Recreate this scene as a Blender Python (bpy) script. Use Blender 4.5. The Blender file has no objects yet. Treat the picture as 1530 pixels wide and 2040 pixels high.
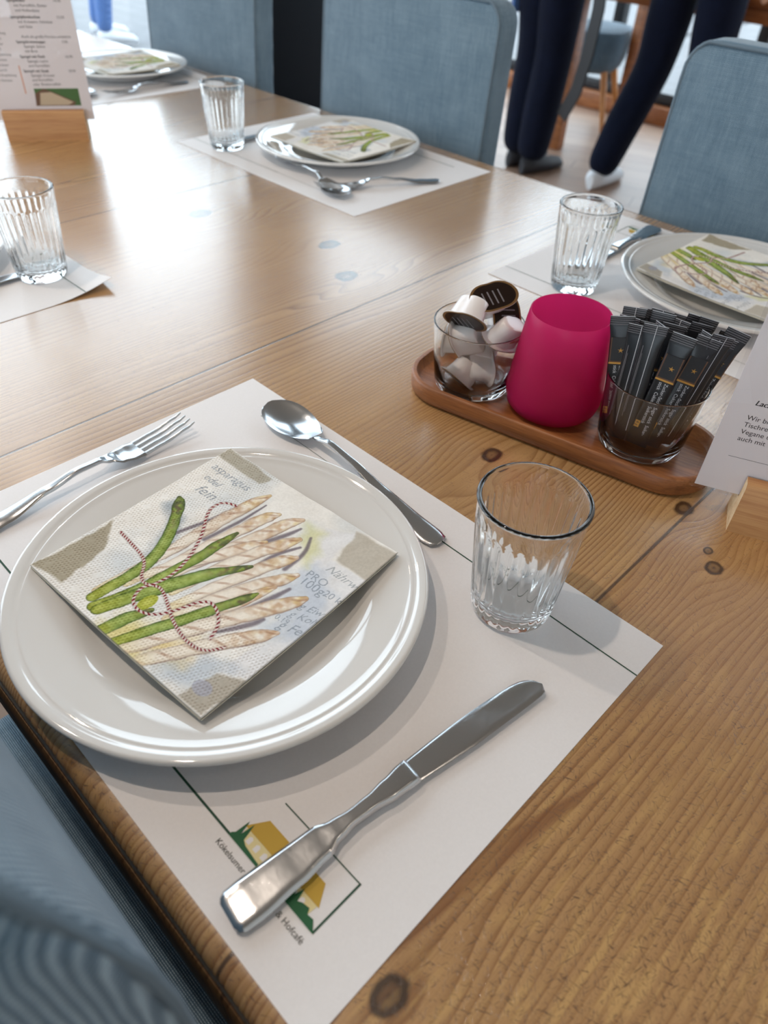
import bpy, bmesh, math, random
import numpy as np
from mathutils import Matrix, Vector
random.seed(4); PI = math.pi
SC = bpy.context.scene; COL = SC.collection
TZ = 0.75                                    # height of the table top above the floor

# ------------------------------------------------------------------ camera
cam_d = bpy.data.cameras.new('camera'); cam = bpy.data.objects.new('camera', cam_d); COL.objects.link(cam)
cam_d.sensor_fit = 'VERTICAL'; cam_d.sensor_height = 36.0; cam_d.sensor_width = 27.0
cam_d.lens = 1443.04 / 2040 * 36.0
cam_d.clip_start = 0.02; cam_d.clip_end = 80
cam_d.dof.use_dof = True; cam_d.dof.focus_distance = 0.50; cam_d.dof.aperture_fstop = 7.5
cam.matrix_world = Matrix(((0.7102157, -0.4959651, 0.4996121, 0.48168), (0.7027655, 0.4577500, -0.5445966, -0.03883),
                           (0.0414035, 0.7378913, 0.6736485, 0.36538 + TZ), (0, 0, 0, 1)))
SC.camera = cam
# ------------------------------------------------------------------ world, light, exposure
w = bpy.data.worlds.new('sky'); SC.world = w; w.use_nodes = True
bg = w.node_tree.nodes['Background']; bg.inputs['Color'].default_value = (0.77, 0.89, 1.0, 1); bg.inputs['Strength'].default_value = 7.5
SC.view_settings.view_transform = 'Standard'; SC.view_settings.look = 'None'
SC.view_settings.exposure = -0.78; SC.view_settings.gamma = 1.0; SC.view_settings.use_curve_mapping = False
SC.cycles.use_denoising = True; SC.cycles.max_bounces = 14; SC.cycles.transparent_max_bounces = 16
SC.cycles.transmission_bounces = 12; SC.cycles.glossy_bounces = 8; SC.cycles.diffuse_bounces = 5
SC.cycles.sample_clamp_indirect = 6.0; SC.cycles.blur_glossy = 0.5
LAMPS = [(0.00, -0.03, 1.25, 26.0), (-0.55, -0.03, 1.25, 22.0), (-1.30, 0.45, 1.25, 3.0), (1.10, 0.45, 1.25, 3.0), (-0.60, 3.3, 1.3, 6.0)]
LAMP_COLOR = (1.0, 0.84, 0.70)
def portal(name, loc, rot, sx, sy):
    d = bpy.data.lights.new(name, 'AREA'); d.shape = 'RECTANGLE'; d.size = sx; d.size_y = sy
    d.cycles.is_portal = True
    o = bpy.data.objects.new(name, d); COL.objects.link(o); o.location = loc; o.rotation_euler = rot
portal('window_portal_left', (-3.05, 0.9, 1.65), (0, -PI/2, 0), 3.3, 7.1)
portal('window_portal_back', (-0.5, 4.5, 1.65), (-PI/2, 0, 0), 5.0, 3.3)
portal('window_portal_right', (0.6, -2.65, 1.5), (PI/2, 0, 0), 3.2, 1.6)

# ------------------------------------------------------------------ node helpers
class V:
    def __init__(s, sock, nt): s.s = sock; s.nt = nt
    def _m(s, op, *a):
        n = s.nt.nodes.new('ShaderNodeMath'); n.operation = op
        for i, x in enumerate((s,) + a):
            if isinstance(x, V): s.nt.links.new(x.s, n.inputs[i])
            else: n.inputs[i].default_value = x
        return V(n.outputs[0], s.nt)
    def __add__(s, o): return s._m('ADD', o)
    __radd__ = __add__
    def __sub__(s, o): return s._m('SUBTRACT', o)
    def __rsub__(s, o): return (s * -1.0) + o
    def __mul__(s, o): return s._m('MULTIPLY', o)
    __rmul__ = __mul__
    def __truediv__(s, o): return s._m('DIVIDE', o)
    def pw(s, e): return s._m('POWER', e)
    def fl(s): return s._m('FLOOR')
    def fr(s): return s._m('FRACT')
    def ab(s): return s._m('ABSOLUTE')
    def sin(s): return s._m('SINE')
    def exp(s): return s._m('EXPONENT')
    def sq(s): return s._m('SQRT')
    def mx(s, o): return s._m('MAXIMUM', o)
    def mn(s, o): return s._m('MINIMUM', o)
    def gt(s, o): return s._m('GREATER_THAN', o)
    def lt(s, o): return s._m('LESS_THAN', o)
    def ss(s, a, b):
        n = s.nt.nodes.new('ShaderNodeMapRange'); n.interpolation_type = 'SMOOTHSTEP'
        s.nt.links.new(s.s, n.inputs[0])
        if a <= b: v = (a, b, 0.0, 1.0)
        else: v = (b, a, 1.0, 0.0)
        for i in range(4): n.inputs[i+1].default_value = v[i]
        return V(n.outputs[0], s.nt)
class NT:
    def __init__(s, name):
        s.mat = bpy.data.materials.new(name); s.mat.use_nodes = True; s.nt = s.mat.node_tree
        s.b = s.nt.nodes['Principled BSDF']; s.out = s.nt.nodes['Material Output']
    def n(s, t): return s.nt.nodes.new(t)
    def obj(s):
        t = s.n('ShaderNodeTexCoord'); x = s.n('ShaderNodeSeparateXYZ'); s.nt.links.new(t.outputs['Object'], x.inputs[0])
        return [V(o, s.nt) for o in x.outputs]
    def xyz(s, x, y, z):
        c = s.n('ShaderNodeCombineXYZ')
        for i, a in enumerate((x, y, z)):
            if isinstance(a, V): s.nt.links.new(a.s, c.inputs[i])
            else: c.inputs[i].default_value = a
        return c.outputs[0]
    def noise(s, vec, scale=1.0, detail=2.0, rough=0.5):
        n = s.n('ShaderNodeTexNoise'); s.nt.links.new(vec, n.inputs['Vector'])
        n.inputs['Scale'].default_value = scale; n.inputs['Detail'].default_value = detail; n.inputs['Roughness'].default_value = rough
        return V(n.outputs['Fac'], s.nt)
    def vor(s, vec, scale=1.0):
        n = s.n('ShaderNodeTexVoronoi'); s.nt.links.new(vec, n.inputs['Vector']); n.inputs['Scale'].default_value = scale
        return V(n.outputs['Distance'], s.nt)
    def rand(s, v):
        n = s.n('ShaderNodeTexWhiteNoise'); n.noise_dimensions = '1D'; s.nt.links.new(v.s, n.inputs['W']); return V(n.outputs['Value'], s.nt)
    def mix(s, f, a, b):
        n = s.n('ShaderNodeMix'); n.data_type = 'RGBA'
        if isinstance(f, V): s.nt.links.new(f.s, n.inputs['Factor'])
        else: n.inputs['Factor'].default_value = f
        for k, c in (('A', a), ('B', b)):
            sk = [i for i in n.inputs if i.name == k and i.type == 'RGBA'][0]
            if hasattr(c, 'is_output'): s.nt.links.new(c, sk)
            else: sk.default_value = tuple(c)[:3] + (1,)
        return [o for o in n.outputs if o.type == 'RGBA'][0]
    def set(s, **k):
        names = dict(color='Base Color', rough='Roughness', metal='Metallic', ior='IOR', trans='Transmission Weight', sheen='Sheen Weight',
                     spec='Specular IOR Level', sss='Subsurface Weight', coat='Coat Weight')
        for a, v in k.items():
            i = s.b.inputs[names[a]]
            if isinstance(v, V): s.nt.links.new(v.s, i)
            elif hasattr(v, 'is_output'): s.nt.links.new(v, i)
            elif a == 'color': i.default_value = tuple(v)[:3] + (1,)
            else: i.default_value = v
        return s
    def bump(s, h, strength=0.3, dist=0.001):
        n = s.n('ShaderNodeBump'); n.inputs['Strength'].default_value = strength; n.inputs['Distance'].default_value = dist
        s.nt.links.new(h.s, n.inputs['Height']); s.nt.links.new(n.outputs[0], s.b.inputs['Normal']); return s
def lin(r, g, b):
    f = lambda c: (c/255)/12.92 if c <= 10 else ((c/255 + .055)/1.055)**2.4
    return (f(r), f(g), f(b))
MAT = {}
def simple(name, color, rough=0.5, **k):
    m = NT(name); x, y, z = m.obj()
    nz = m.noise(m.xyz(x, y, z), 9.0, 3)                    # a faint unevenness
    c = tuple(color)
    m.set(color=m.mix(nz, [v*0.93 for v in c], [min(1, v*1.07) for v in c]), rough=rough, **k); MAT[name] = m.mat; return m.mat

# ---- pine table boards
def pine(name, top=True):
    m = NT(name); x, y, z = m.obj()
    pid = ((x + 0.04) / 0.41).fl(); pr = m.rand(pid + 13.3)
    lowf = m.noise(m.xyz(x*3.2, y*0.8, pid*3.7), 1.0, 1)
    low2 = m.noise(m.xyz(x*14.0, y*4.0, pid*5.1), 1.0, 1)
    u = x + (lowf - 0.5)*0.060 + (low2 - 0.5)*0.0075
    kn = None; low3 = m.noise(m.xyz(x, y, 1.0), 90.0, 2)
    KN = [(-.184, .558, .013, .8), (-.104, .513, .013, .85), (.4303, .0378, .0085, .7), (.3655, .4300, .008, .7), (.411, .387, .007, .9),
          (-.368, .495, .014, .7), (.222, .372, .009, .85), (.400, .400, .004, .9), (-.62, .30, .012, .8), (-.95, .62, .014, .8), (.60, .65, .014, .8)]
    for kx, ky, r, a in KN:
        dx = x - kx; dy = y - ky
        e = ((dx*dx)/(-(4.0*r)**2) + (dy*dy)/(-(5.5*r)**2)).exp()
        u = u - dx*e*a
        rr = ((dx*dx) + (dy*dy)*0.62).sq()/r + (low3 - 0.5)*0.5
        k1 = rr.ss(1.05, 0.75)
        k1 = k1 * (0.80 + 0.20*(rr*7.0 + low2*6.0).sin())
        kn = k1 if kn is None else kn.mx(k1)
    dens = m.noise(m.xyz(x*8.0, y*0.25, pid*9.0), 1.0, 2)
    ph = u*(185.0 + pr*40.0) + (dens - 0.5)*30.0
    f = ph.fr()
    ring = f.pw(2.6)*(1.0 - f.ss(0.90, 1.0))*1.35
    vis = m.noise(m.xyz(x*7.0, y*1.6, pid*2.2 + 4.0), 1.0, 2).ss(0.30, 0.62)
    plain = ((pid + 0.5).ab() - 0.5).lt(0.6)                # board left of the centre seam is calm
    calm = 1.0 - 0.55*((x + 0.245)*(x + 0.245)/(-0.17**2)).exp()
    ring = (ring*(0.35 + 0.65*vis)*calm).mn(1.0)
    fib = m.noise(m.xyz(x*1100.0, y*18.0, pid), 1.0, 2)
    base = m.mix(m.noise(m.xyz(x*11.0, y*2.0, pid*4.0), 1.0, 3), lin(164, 122, 76), lin(204, 166, 116))
    base = m.mix((pr*0.3), base, lin(150, 100, 58))
    c = m.mix(ring*0.80, base, lin(116, 72, 34))
    c = m.mix((fib - 0.5).mx(0.0)*1.3, c, lin(112, 70, 34))
    # brown smooth heart-wood streak next to the near mat
    t = (y - 0.055)/0.155
    fx = (x - 0.4105) - t*0.035
    wid = (1.0 - t).mx(0.0).mn(1.0)*0.013
    flame = ((wid - fx.ab() + (low2 - 0.5)*0.006)/0.003).ss(-0.3, 1.0) * (y.gt(0.03))
    flame = flame*(m.noise(m.xyz(x*30, y*8, 3.0), 1.0, 2)*0.5 + 0.55)
    c = m.mix(flame*0.85, c, lin(122, 76, 42))
    # fine scratches, pits and worn specks
    wear = m.noise(m.xyz(x*3.0, y*2.4, 8.0), 1.0, 2) + ((x - 0.55)*(x - 0.55)/(-0.10) + (y - 0.05)*(y - 0.05)/(-0.10)).exp()*0.30
    sc = None
    for a, sx, sy, th in ((0.5, 190, 1800, .72), (-0.7, 210, 1900, .72), (1.25, 170, 1700, .71), (0.1, 230, 1500, .72), (2.2, 160, 1800, .71)):
        ca, sa = math.cos(a), math.sin(a)
        q = m.noise(m.xyz((x*ca + y*sa)*sx, (y*ca - x*sa)*sy, a*5), 1.0, 1)
        q = (q + (wear - 0.62)*0.22).ss(th - 0.015, th + 0.05)
        sc = q if sc is None else sc.mx(q)
    pit = m.vor(m.xyz(x*1.0, y*0.55, 2.0), 130.0); pit = (pit + m.noise(m.xyz(x, y, 1.0), 60.0, 1)*0.35).ss(0.21, 0.14)
    straw = m.noise(m.xyz(x*170, y*22, 4.0), 1.0, 3).ss(0.48, 0.66)*(wear - 0.45).mx(0.0).mn(0.5)*1.3*(1.0 - flame*0.9)
    c = m.mix(straw.mn(0.7), c, lin(206, 166, 104))
    c = m.mix((sc*0.85).mn(0.85), c, lin(78, 48, 22))
    c = m.mix(pit*0.8, c, lin(62, 36, 18))
    c = m.mix(kn*0.95, c, lin(44, 24, 12))
    # glue lines between boards
    sx_ = ((x + 0.04)/0.41 + 0.5).fr() - 0.5
    seam = (sx_.ab()*0.41).ss(0.0016, 0.0006)
    strong = m.rand(((x + 0.04)/0.41 + 0.5).fl() + 3.1).ss(0.0, 0.9)*0.6 + 0.4
    c = m.mix(seam*0.85, c, lin(58, 36, 20))
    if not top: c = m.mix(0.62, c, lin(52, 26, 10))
    rough = 0.15 + fib*0.08 + sc*0.12
    m.set(color=c, rough=rough if top else 0.55, spec=0.6 if top else 0.4, coat=1.0 if top else 0.0)
    m.b.inputs['Coat Roughness'].default_value = 0.27; m.b.inputs['Coat IOR'].default_value = 1.65
    h = fib*0.35 - ring*0.5 - sc*1.2 - pit*1.4 - seam*3.0
    m.bump(h, 0.22, 0.0005)
    MAT[name] = m.mat
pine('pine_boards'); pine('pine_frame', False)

def wood(name, light, dark, sx=60.0, sy=4.0, sz=60.0, rough=0.45, ringf=0.0):
    m = NT(name); x, y, z = m.obj()
    a = m.noise(m.xyz(x*sx, y*sy, z*sz), 1.0, 4, 0.6); b = m.noise(m.xyz(x*sx*9, y*sy*7, z*sz*9), 1.0, 2)
    f = (a*0.8 + b*0.4 - 0.1).ss(0.3, 0.75)
    m.set(color=m.mix(f, light, dark), rough=rough).bump(b, 0.15, 0.0005); MAT[name] = m.mat
wood('acacia_tray', lin(166, 106, 60), lin(112, 64, 32), 5, 70, 90, 0.42)
wood('beech_block', lin(190, 142, 92), lin(158, 104, 60), 4, 120, 120, 0.5)
wood('beech_end', lin(226, 200, 164), lin(196, 164, 122), 160, 160, 160, 0.6)
wood('oak_leg', lin(190, 128, 66), lin(150, 92, 44), 40, 40, 4, 0.45)
wood('side_table_wood', lin(170, 104, 56), lin(120, 70, 34), 6, 50, 50, 0.4)

def fabric(name, c1, c2, pitch=0.0018, ax='x', sheen=0.25):
    m = NT(name); x, y, z = m.obj()
    a = {'x': x, 'y': y}[ax]; v = z if ax == 'x' else x
    big = m.noise(m.xyz(x, y, z), 14.0, 3)
    st = m.noise(m.xyz(x*420, y*420, z*38), 1.0, 2)*0.6 + m.noise(m.xyz(x*190, y*190, z*16), 1.0, 2)*0.55 - 0.08
    st2 = m.noise(m.xyz(x*30, y*30, z*420), 1.0, 2)
    wob = (m.noise(m.xyz(x*60, y*60, z*60), 1.0, 1) - 0.5)*0.0006
    row = ((a + y*(0.0 if ax == 'y' else 0.7) + wob)*(2*PI/pitch)).sin()*0.5 + 0.5
    col = ((v + wob)*(2*PI/(pitch*1.25))).sin()*0.5 + 0.5
    f = (row*0.45 + row*col*0.25 + st*0.45 + st2*0.25 - 0.35).ss(0.1, 0.85)
    c = m.mix(f, c1, c2); c = m.mix((big - 0.5).mx(0.0)*0.8, c, c2)
    m.set(color=c, rough=0.95, spec=0.15, sheen=sheen).bump(row*0.6 + col*0.3 + st*0.5, 0.6, 0.0012); MAT[name] = m.mat
fabric('chair_fabric', lin(72, 96, 114), lin(154, 175, 188))
fabric('seat_fabric', lin(72, 96, 114), lin(154, 175, 188), 0.0018, 'y')
fabric('dark_denim', lin(8, 12, 26), lin(20, 30, 58), 0.002, 'x', 0.03)
fabric('blue_denim', lin(60, 98, 160), lin(110, 150, 205), 0.002)
fabric('navy_cloth', lin(18, 22, 32), lin(34, 40, 54), 0.003)
fabric('stool_fabric', lin(62, 82, 98), lin(110, 132, 146), 0.004)

def glass(name, color=(1, 1, 1), rough=0.0, ior=1.5):
    m = NT(name); x, y, z = m.obj()
    m.set(color=color, rough=rough, trans=1.0, ior=ior); MAT[name] = m.mat
glass('clear_glass', (0.985, 0.995, 0.995)); glass('plain_glass', (0.99, 0.995, 0.995), 0.0, 1.5)
def pane(name, tint=(0.97, 0.985, 0.985), f=0.04):
    m = NT(name); t = m.n('ShaderNodeBsdfTransparent'); t.inputs[0].default_value = tint + (1,)
    g = m.n('ShaderNodeBsdfGlossy'); g.inputs['Roughness'].default_value = 0.02
    fr = m.n('ShaderNodeValue'); fr.outputs[0].default_value = f
    mx = m.n('ShaderNodeMixShader'); m.nt.links.new(fr.outputs[0], mx.inputs[0]); m.nt.links.new(t.outputs[0], mx.inputs[1]); m.nt.links.new(g.outputs[0], mx.inputs[2])
    m.nt.links.new(mx.outputs[0], m.out.inputs[0]); MAT[name] = m.mat
pane('window_glass'); pane('lamination_film', (0.97, 0.97, 0.98))
m = NT('magenta_frosted'); x, y, z = m.obj(); nz = m.noise(m.xyz(x, y, z), 300.0, 2)
m.set(color=lin(200, 44, 112), rough=0.36, spec=0.5).bump(nz, 0.05, 0.0004)
tl_ = m.n('ShaderNodeBsdfTranslucent'); tl_.inputs[0].default_value = lin(246, 96, 164) + (1,)
rf_ = m.n('ShaderNodeBsdfRefraction'); rf_.inputs[0].default_value = lin(246, 140, 190) + (1,); rf_.inputs['Roughness'].default_value = 0.5; rf_.inputs['IOR'].default_value = 1.08
m1_ = m.n('ShaderNodeMixShader'); m1_.inputs[0].default_value = 0.45; m2_ = m.n('ShaderNodeMixShader'); m2_.inputs[0].default_value = 0.62
m.nt.links.new(tl_.outputs[0], m1_.inputs[1]); m.nt.links.new(rf_.outputs[0], m1_.inputs[2]); m.nt.links.new(m.b.outputs[0], m2_.inputs[1]); m.nt.links.new(m1_.outputs[0], m2_.inputs[2])
m.nt.links.new(m2_.outputs[0], m.out.inputs[0]); MAT['magenta_frosted'] = m.mat


def metal(name, c, rough):
    m = NT(name); x, y, z = m.obj()
    s1 = m.noise(m.xyz(x*900, y*260, z*260), 1.0, 2); s2 = m.vor(m.xyz(x, y, z), 420.0).ss(0.16, 0.05)
    m.set(color=c, metal=1.0, rough=(s1 - 0.5)*0.08 + s2*0.08 + rough).bump(s1*0.3 - s2*0.4, 0.05, 0.0003); MAT[name] = m.mat
metal('steel', (0.58, 0.59, 0.605), 0.19)

def plain(name, rgb, rough=0.5, **k): return simple(name, lin(*rgb), rough, **k)
m = NT('porcelain'); x, y, z = m.obj(); m.set(color=lin(222, 220, 217), rough=0.07, spec=0.5, coat=0.9); m.b.inputs['Coat Roughness'].default_value = 0.05; m.b.inputs['Coat IOR'].default_value = 1.6; MAT['porcelain'] = m.mat
m = NT('mat_paper'); x, y, z = m.obj()
m.set(color=m.mix(m.noise(m.xyz(x, y, z), 700, 3), lin(226, 223, 223), lin(234, 231, 231)), rough=0.5, spec=0.5); MAT['mat_paper'] = m.mat
plain('print_green', (30, 72, 52), 0.7); plain('print_forest', (28, 92, 54), 0.7); plain('print_yellow', (196, 160, 60), 0.7)
plain('print_cream', (228, 214, 160), 0.7); plain('print_dark', (52, 54, 46), 0.7); plain('print_black', (26, 24, 26), 0.7)
plain('card_paper', (222, 214, 214), 0.5); plain('print_orange', (206, 118, 40), 0.6); plain('print_brown', (106, 78, 58), 0.6)
plain('print_leaf', (64, 104, 52), 0.6); plain('print_beige', (186, 166, 140), 0.6); plain('print_grey', (120, 116, 120), 0.6)
plain('creamer_white', (232, 226, 224), 0.22); plain('lid_brown', (44, 30, 24), 0.25, metal=0.5); plain('lid_gold', (150, 116, 76), 0.3, metal=0.6)
plain('stick_black', (22, 22, 26), 0.34); plain('stick_gold', (190, 140, 66), 0.35, metal=0.6); plain('stick_bronze', (92, 58, 34), 0.35)
plain('stick_text', (200, 200, 204), 0.5); plain('candle_wax', (236, 226, 220), 0.5); plain('wick', (30, 26, 24), 0.8)
plain('wall_paint', (214, 208, 200), 0.8); plain('ceiling_paint', (158, 148, 136), 0.85); plain('frame_black', (24, 26, 30), 0.4)
plain('pillar_navy', (7, 14, 22), 0.7, spec=0.15); plain('lamp_black', (30, 28, 28), 0.4); plain('leather', (28, 26, 28), 0.4)
plain('skin', (214, 168, 140), 0.55); plain('hair_brown', (70, 48, 34), 0.6); plain('shoe_white', (220, 222, 226), 0.6); plain('shoe_dark', (40, 40, 46), 0.6)
plain('buckle', (190, 194, 200), 0.25, metal=0.8); plain('leg_black', (36, 30, 28), 0.5); plain('napkin_edge', (206, 200, 184), 0.9)
plain('seam_thread', (96, 112, 124), 0.9)
m = NT('dining_floor_boards'); x, y, z = m.obj()
a = x*0.94 + y*0.34; b = y*0.94 - x*0.34
row = (b/0.13).fl(); off = m.rand(row)*1.4; cell = ((a + off)/1.2).fl(); rr = m.rand(row*7.3 + cell*3.1)
gr = m.noise(m.xyz(a*4, b*60, row), 1.0, 3)
c = m.mix(rr*0.7 + gr*0.3, lin(140, 110, 92), lin(182, 154, 134))
gap = (((b/0.13).fr() - 0.5).ab()*0.13).gt(0.0632).mx(((((a + off)/1.2).fr() - 0.5).ab()*1.2).gt(0.5975))
m.set(color=m.mix(gap*0.7, c, lin(70, 44, 28)), rough=0.32 + gr*0.1); MAT['floor'] = m.mat
m = NT('terrace_paving'); x, y, z = m.obj()
gap = (((x/0.4).fr() - 0.5).ab()).gt(0.485).mx(((y/0.2).fr() - 0.5).ab().gt(0.47))
m.set(color=m.mix(gap*0.5, m.mix(m.noise(m.xyz(x, y, z), 6.0, 3), lin(112, 113, 115), lin(130, 131, 133)), lin(84, 84, 86)), rough=0.8); MAT['terrace'] = m.mat
m = NT('napkin_print')
at = m.n('ShaderNodeAttribute'); at.attribute_name = 'ink'
m.nt.links.new(at.outputs['Color'], m.b.inputs['Base Color']); m.set(rough=0.9, spec=0.1); MAT['napkin_print'] = m.mat

# ------------------------------------------------------------------ mesh helpers
_txt = {}
def text_tris(s, shear=0.0):
    if (s, shear) in _txt: return _txt[(s, shear)]
    c = bpy.data.curves.new('t', 'FONT'); c.body = s; c.size = 1.0; c.shear = shear; c.resolution_u = 3
    o = bpy.data.objects.new('t', c); COL.objects.link(o); dg = bpy.context.evaluated_depsgraph_get()
    me = bpy.data.meshes.new_from_object(o.evaluated_get(dg))
    v = [tuple(p.co)[:2] for p in me.vertices]; f = [tuple(p.vertices) for p in me.polygons]
    bpy.data.objects.remove(o); bpy.data.curves.remove(c); bpy.data.meshes.remove(me)
    wd = max((p[0] for p in v), default=1.0)
    _txt[(s, shear)] = (v, f, wd); return _txt[(s, shear)]
class MB:
    def __init__(s): s.v = []; s.f = []; s.mi = []; s.sm = []
    def add(s, verts, faces, mi=0, smooth=True, T=None):
        o = len(s.v)
        for p in verts:
            p = Vector(p)
            if T is not None: p = T @ p
            s.v.append(p)
        for f in faces: s.f.append([i + o for i in f]); s.mi.append(mi); s.sm.append(smooth)
        return s
    def loft(s, rings, mi=0, smooth=True, cap0=True, cap1=True, T=None, closed=True):
        n = len(rings[0]); vs = [p for r in rings for p in r]; fs = []
        for i in range(len(rings) - 1):
            for j in range(n if closed else n - 1):
                k = (j + 1) % n; fs.append((i*n + j, i*n + k, (i + 1)*n + k, (i + 1)*n + j))
        if cap0: fs.append(tuple(range(n))[::-1])
        if cap1: fs.append(tuple((len(rings) - 1)*n + j for j in range(n)))
        return s.add(vs, fs, mi, smooth, T)
    def lathe(s, prof, n=64, mi=0, T=None, mod=None, smooth=True):
        rings = []
        for r, z in prof:
            rings.append([((r*(mod(z, 2*PI*j/n) if mod else 1.0))*math.cos(2*PI*j/n), (r*(mod(z, 2*PI*j/n) if mod else 1.0))*math.sin(2*PI*j/n), z) for j in range(n)])
        return s.loft(rings, mi, smooth, prof[0][0] > 1e-6 and False, False, T) if False else s.loft(rings, mi, smooth, True, True, T)
    def box(s, c, d, r=0.002, mi=0, seg=2, T=None, smooth=True):
        bm = bmesh.new(); bmesh.ops.create_cube(bm, size=1.0)
        for v in bm.verts: v.co = Vector((v.co.x*d[0], v.co.y*d[1], v.co.z*d[2]))
        if r > 0: bmesh.ops.bevel(bm, geom=bm.edges[:], offset=min(r, min(d)*0.45), segments=seg, profile=0.5, affect='EDGES')
        bm.verts.index_update(); c = Vector(c)
        s.add([v.co + c for v in bm.verts], [[v.index for v in f.verts] for f in bm.faces], mi, smooth, T); bm.free(); return s
    def tube(s, path, r, n=8, mi=0, T=None, caps=True):
        P = [Vector(p) for p in path]; rings = []; R = r if isinstance(r, (list, tuple)) else [r]*len(P)
        up = None
        for i, p in enumerate(P):
            t = (P[min(i + 1, len(P) - 1)] - P[max(i - 1, 0)]).normalized()
            if up is None: up = Vector((0, 0, 1)) if abs(t.z) < 0.9 else Vector((1, 0, 0))
            a = t.cross(up); a = a.normalized() if a.length > 1e-6 else Vector((1, 0, 0)); b = a.cross(t); up = b
            rings.append([p + (a*math.cos(2*PI*j/n) + b*math.sin(2*PI*j/n))*R[i] for j in range(n)])
        return s.loft(rings, mi, True, caps, caps, T)
    def poly(s, pts, z=0.0, mi=0, T=None): return s.add([(p[0], p[1], z) for p in pts], [tuple(range(len(pts)))], mi, False, T)
    def slab(s, pts, z0, z1, mi=0, T=None, smooth=False): return s.loft([[(p[0], p[1], z0) for p in pts], [(p[0], p[1], z1) for p in pts]], mi, smooth, True, True, T)
    def text(s, body, x, y, z, size=None, width=None, mi=0, rot=0.0, T=None, shear=0.0, bold=0.0):
        v, f, wd = text_tris(body, shear); k = size if size else width/wd
        ca, sa = math.cos(rot), math.sin(rot)
        for dx in ([0.0] if not bold else [-bold, 0.0, bold]):
            s.add([(x + ((p[0] + dx)*ca - p[1]*sa)*k, y + ((p[0] + dx)*sa + p[1]*ca)*k, z + dx*k*0.01) for p in v], f, mi, False, T)
        return s
    def build(s, name, mats, parent=None, loc=(0, 0, 0), rot=(0, 0, 0)):
        me = bpy.data.meshes.new(name); me.from_pydata([tuple(p) for p in s.v], [], s.f)
        mats = mats if isinstance(mats, (list, tuple)) else [mats]
        for q in mats: me.materials.append(MAT[q] if isinstance(q, str) else q)
        me.polygons.foreach_set('material_index', s.mi); me.polygons.foreach_set('use_smooth', s.sm)
        bm = bmesh.new(); bm.from_mesh(me); bmesh.ops.recalc_face_normals(bm, faces=bm.faces[:]) if len(s.f) < 60000 else None; bm.to_mesh(me); bm.free()
        try: me.set_sharp_from_angle(angle=math.radians(42))
        except Exception: pass
        me.update()
        o = bpy.data.objects.new(name, me); COL.objects.link(o); o.location = loc; o.rotation_euler = rot
        if parent: o.parent = parent
        return o
def tag(o, label, cat, group=None):
    o['label'] = label; o['category'] = cat
    if group: o['group'] = group
    return o
def thing(name, label, cat, loc=(0, 0, 0), rz=0.0, group=None, rot=None):
    o = bpy.data.objects.new(name, None); COL.objects.link(o); o.location = loc; o.rotation_euler = rot if rot else (0, 0, rz); o.empty_display_size = 0.05
    return tag(o, label, cat, group)
def copy_tree(o, parent=None):
    c = o.copy(); COL.objects.link(c)
    if parent: c.parent = parent
    for ch in list(o.children): copy_tree(ch, c)
    return c
def place(o, label, loc, rz=0.0):
    c = copy_tree(o); c.location = loc; c.rotation_euler = (0, 0, rz); c['label'] = label; return c
def struct(mb, name, mats, **k):
    o = mb.build(name, mats, **k); o['kind'] = 'structure'; return o
def rrect(w, d, r, n=8):
    pts = []
    for cx, cy, a0 in ((w/2 - r, d/2 - r, 0), (-w/2 + r, d/2 - r, 90), (-w/2 + r, -d/2 + r, 180), (w/2 - r, -d/2 + r, 270)):
        for i in range(n + 1):
            a = math.radians(a0 + 90*i/n); pts.append((cx + r*math.cos(a), cy + r*math.sin(a)))
    return pts

# ------------------------------------------------------------------ the room (z = 0 is the floor)
X0, X1, Y0, Y1, H = -3.0, 3.2, -2.6, 4.45, 3.55
struct(MB().box(((X0+X1)/2, (Y0+Y1)/2, -0.05), (X1-X0+.3, Y1-Y0+.3, 0.1), 0), 'floor', 'floor')
struct(MB().box(((X0+X1)/2, (Y0+Y1)/2, H+0.05), (X1-X0+.3, Y1-Y0+.3, 0.1), 0), 'ceiling', 'ceiling_paint')
struct(MB().box((-8.1, 1.5, -0.07), (10.0, 22, 0.1), 0), 'terrace', 'terrace')
struct(MB().box((0.5, 9.6, -0.075), (7.0, 10.0, 0.1), 0), 'terrace', 'terrace')
# left wall: windows up to y = 2.15, then a dark pillar to the back corner
wl = MB().box((X0-.05, (Y0+Y1)/2, 3.425), (.1, Y1-Y0, .25), 0)
struct(wl, 'wall_left', 'wall_paint')
struct(MB().box((X0-.05, 2.80, 1.65), (.14, .56, 3.3), .004), 'wall_pillar', 'pillar_navy')
def window(name, axis, a0, a1, at, z0, z1, bars):
    fr = MB(); t = .06
    def bar(c0, c1, zz0, zz1):
        cx = (c0+c1)/2; d = c1-c0
        if axis == 'y': fr.box((at, cx, (zz0+zz1)/2), (.07, d, zz1-zz0), .004)
        else: fr.box((cx, at, (zz0+zz1)/2), (d, .07, zz1-zz0), .004)
    bar(a0, a1, z0, z0+t); bar(a0, a1, z1-t, z1)
    for b in [a0+t/2, a1-t/2]+bars: bar(b-t/2, b+t/2, z0+t, z1-t)
    f = struct(fr, name, 'frame_black')
    p = MB()
    if axis == 'y': p.box((at, (a0+a1)/2, (z0+z1)/2), (.006, a1-a0-.04, z1-z0-.04), 0)
    else: p.box(((a0+a1)/2, at, (z0+z1)/2), (a1-a0-.04, .006, z1-z0-.04), 0)
    g = p.build('pane', 'window_glass', f); g['kind'] = 'structure'
window('window_1', 'y', Y0, 2.52, X0-.05, 0.0, 3.30, [-1.3, .0, 1.3])
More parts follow.
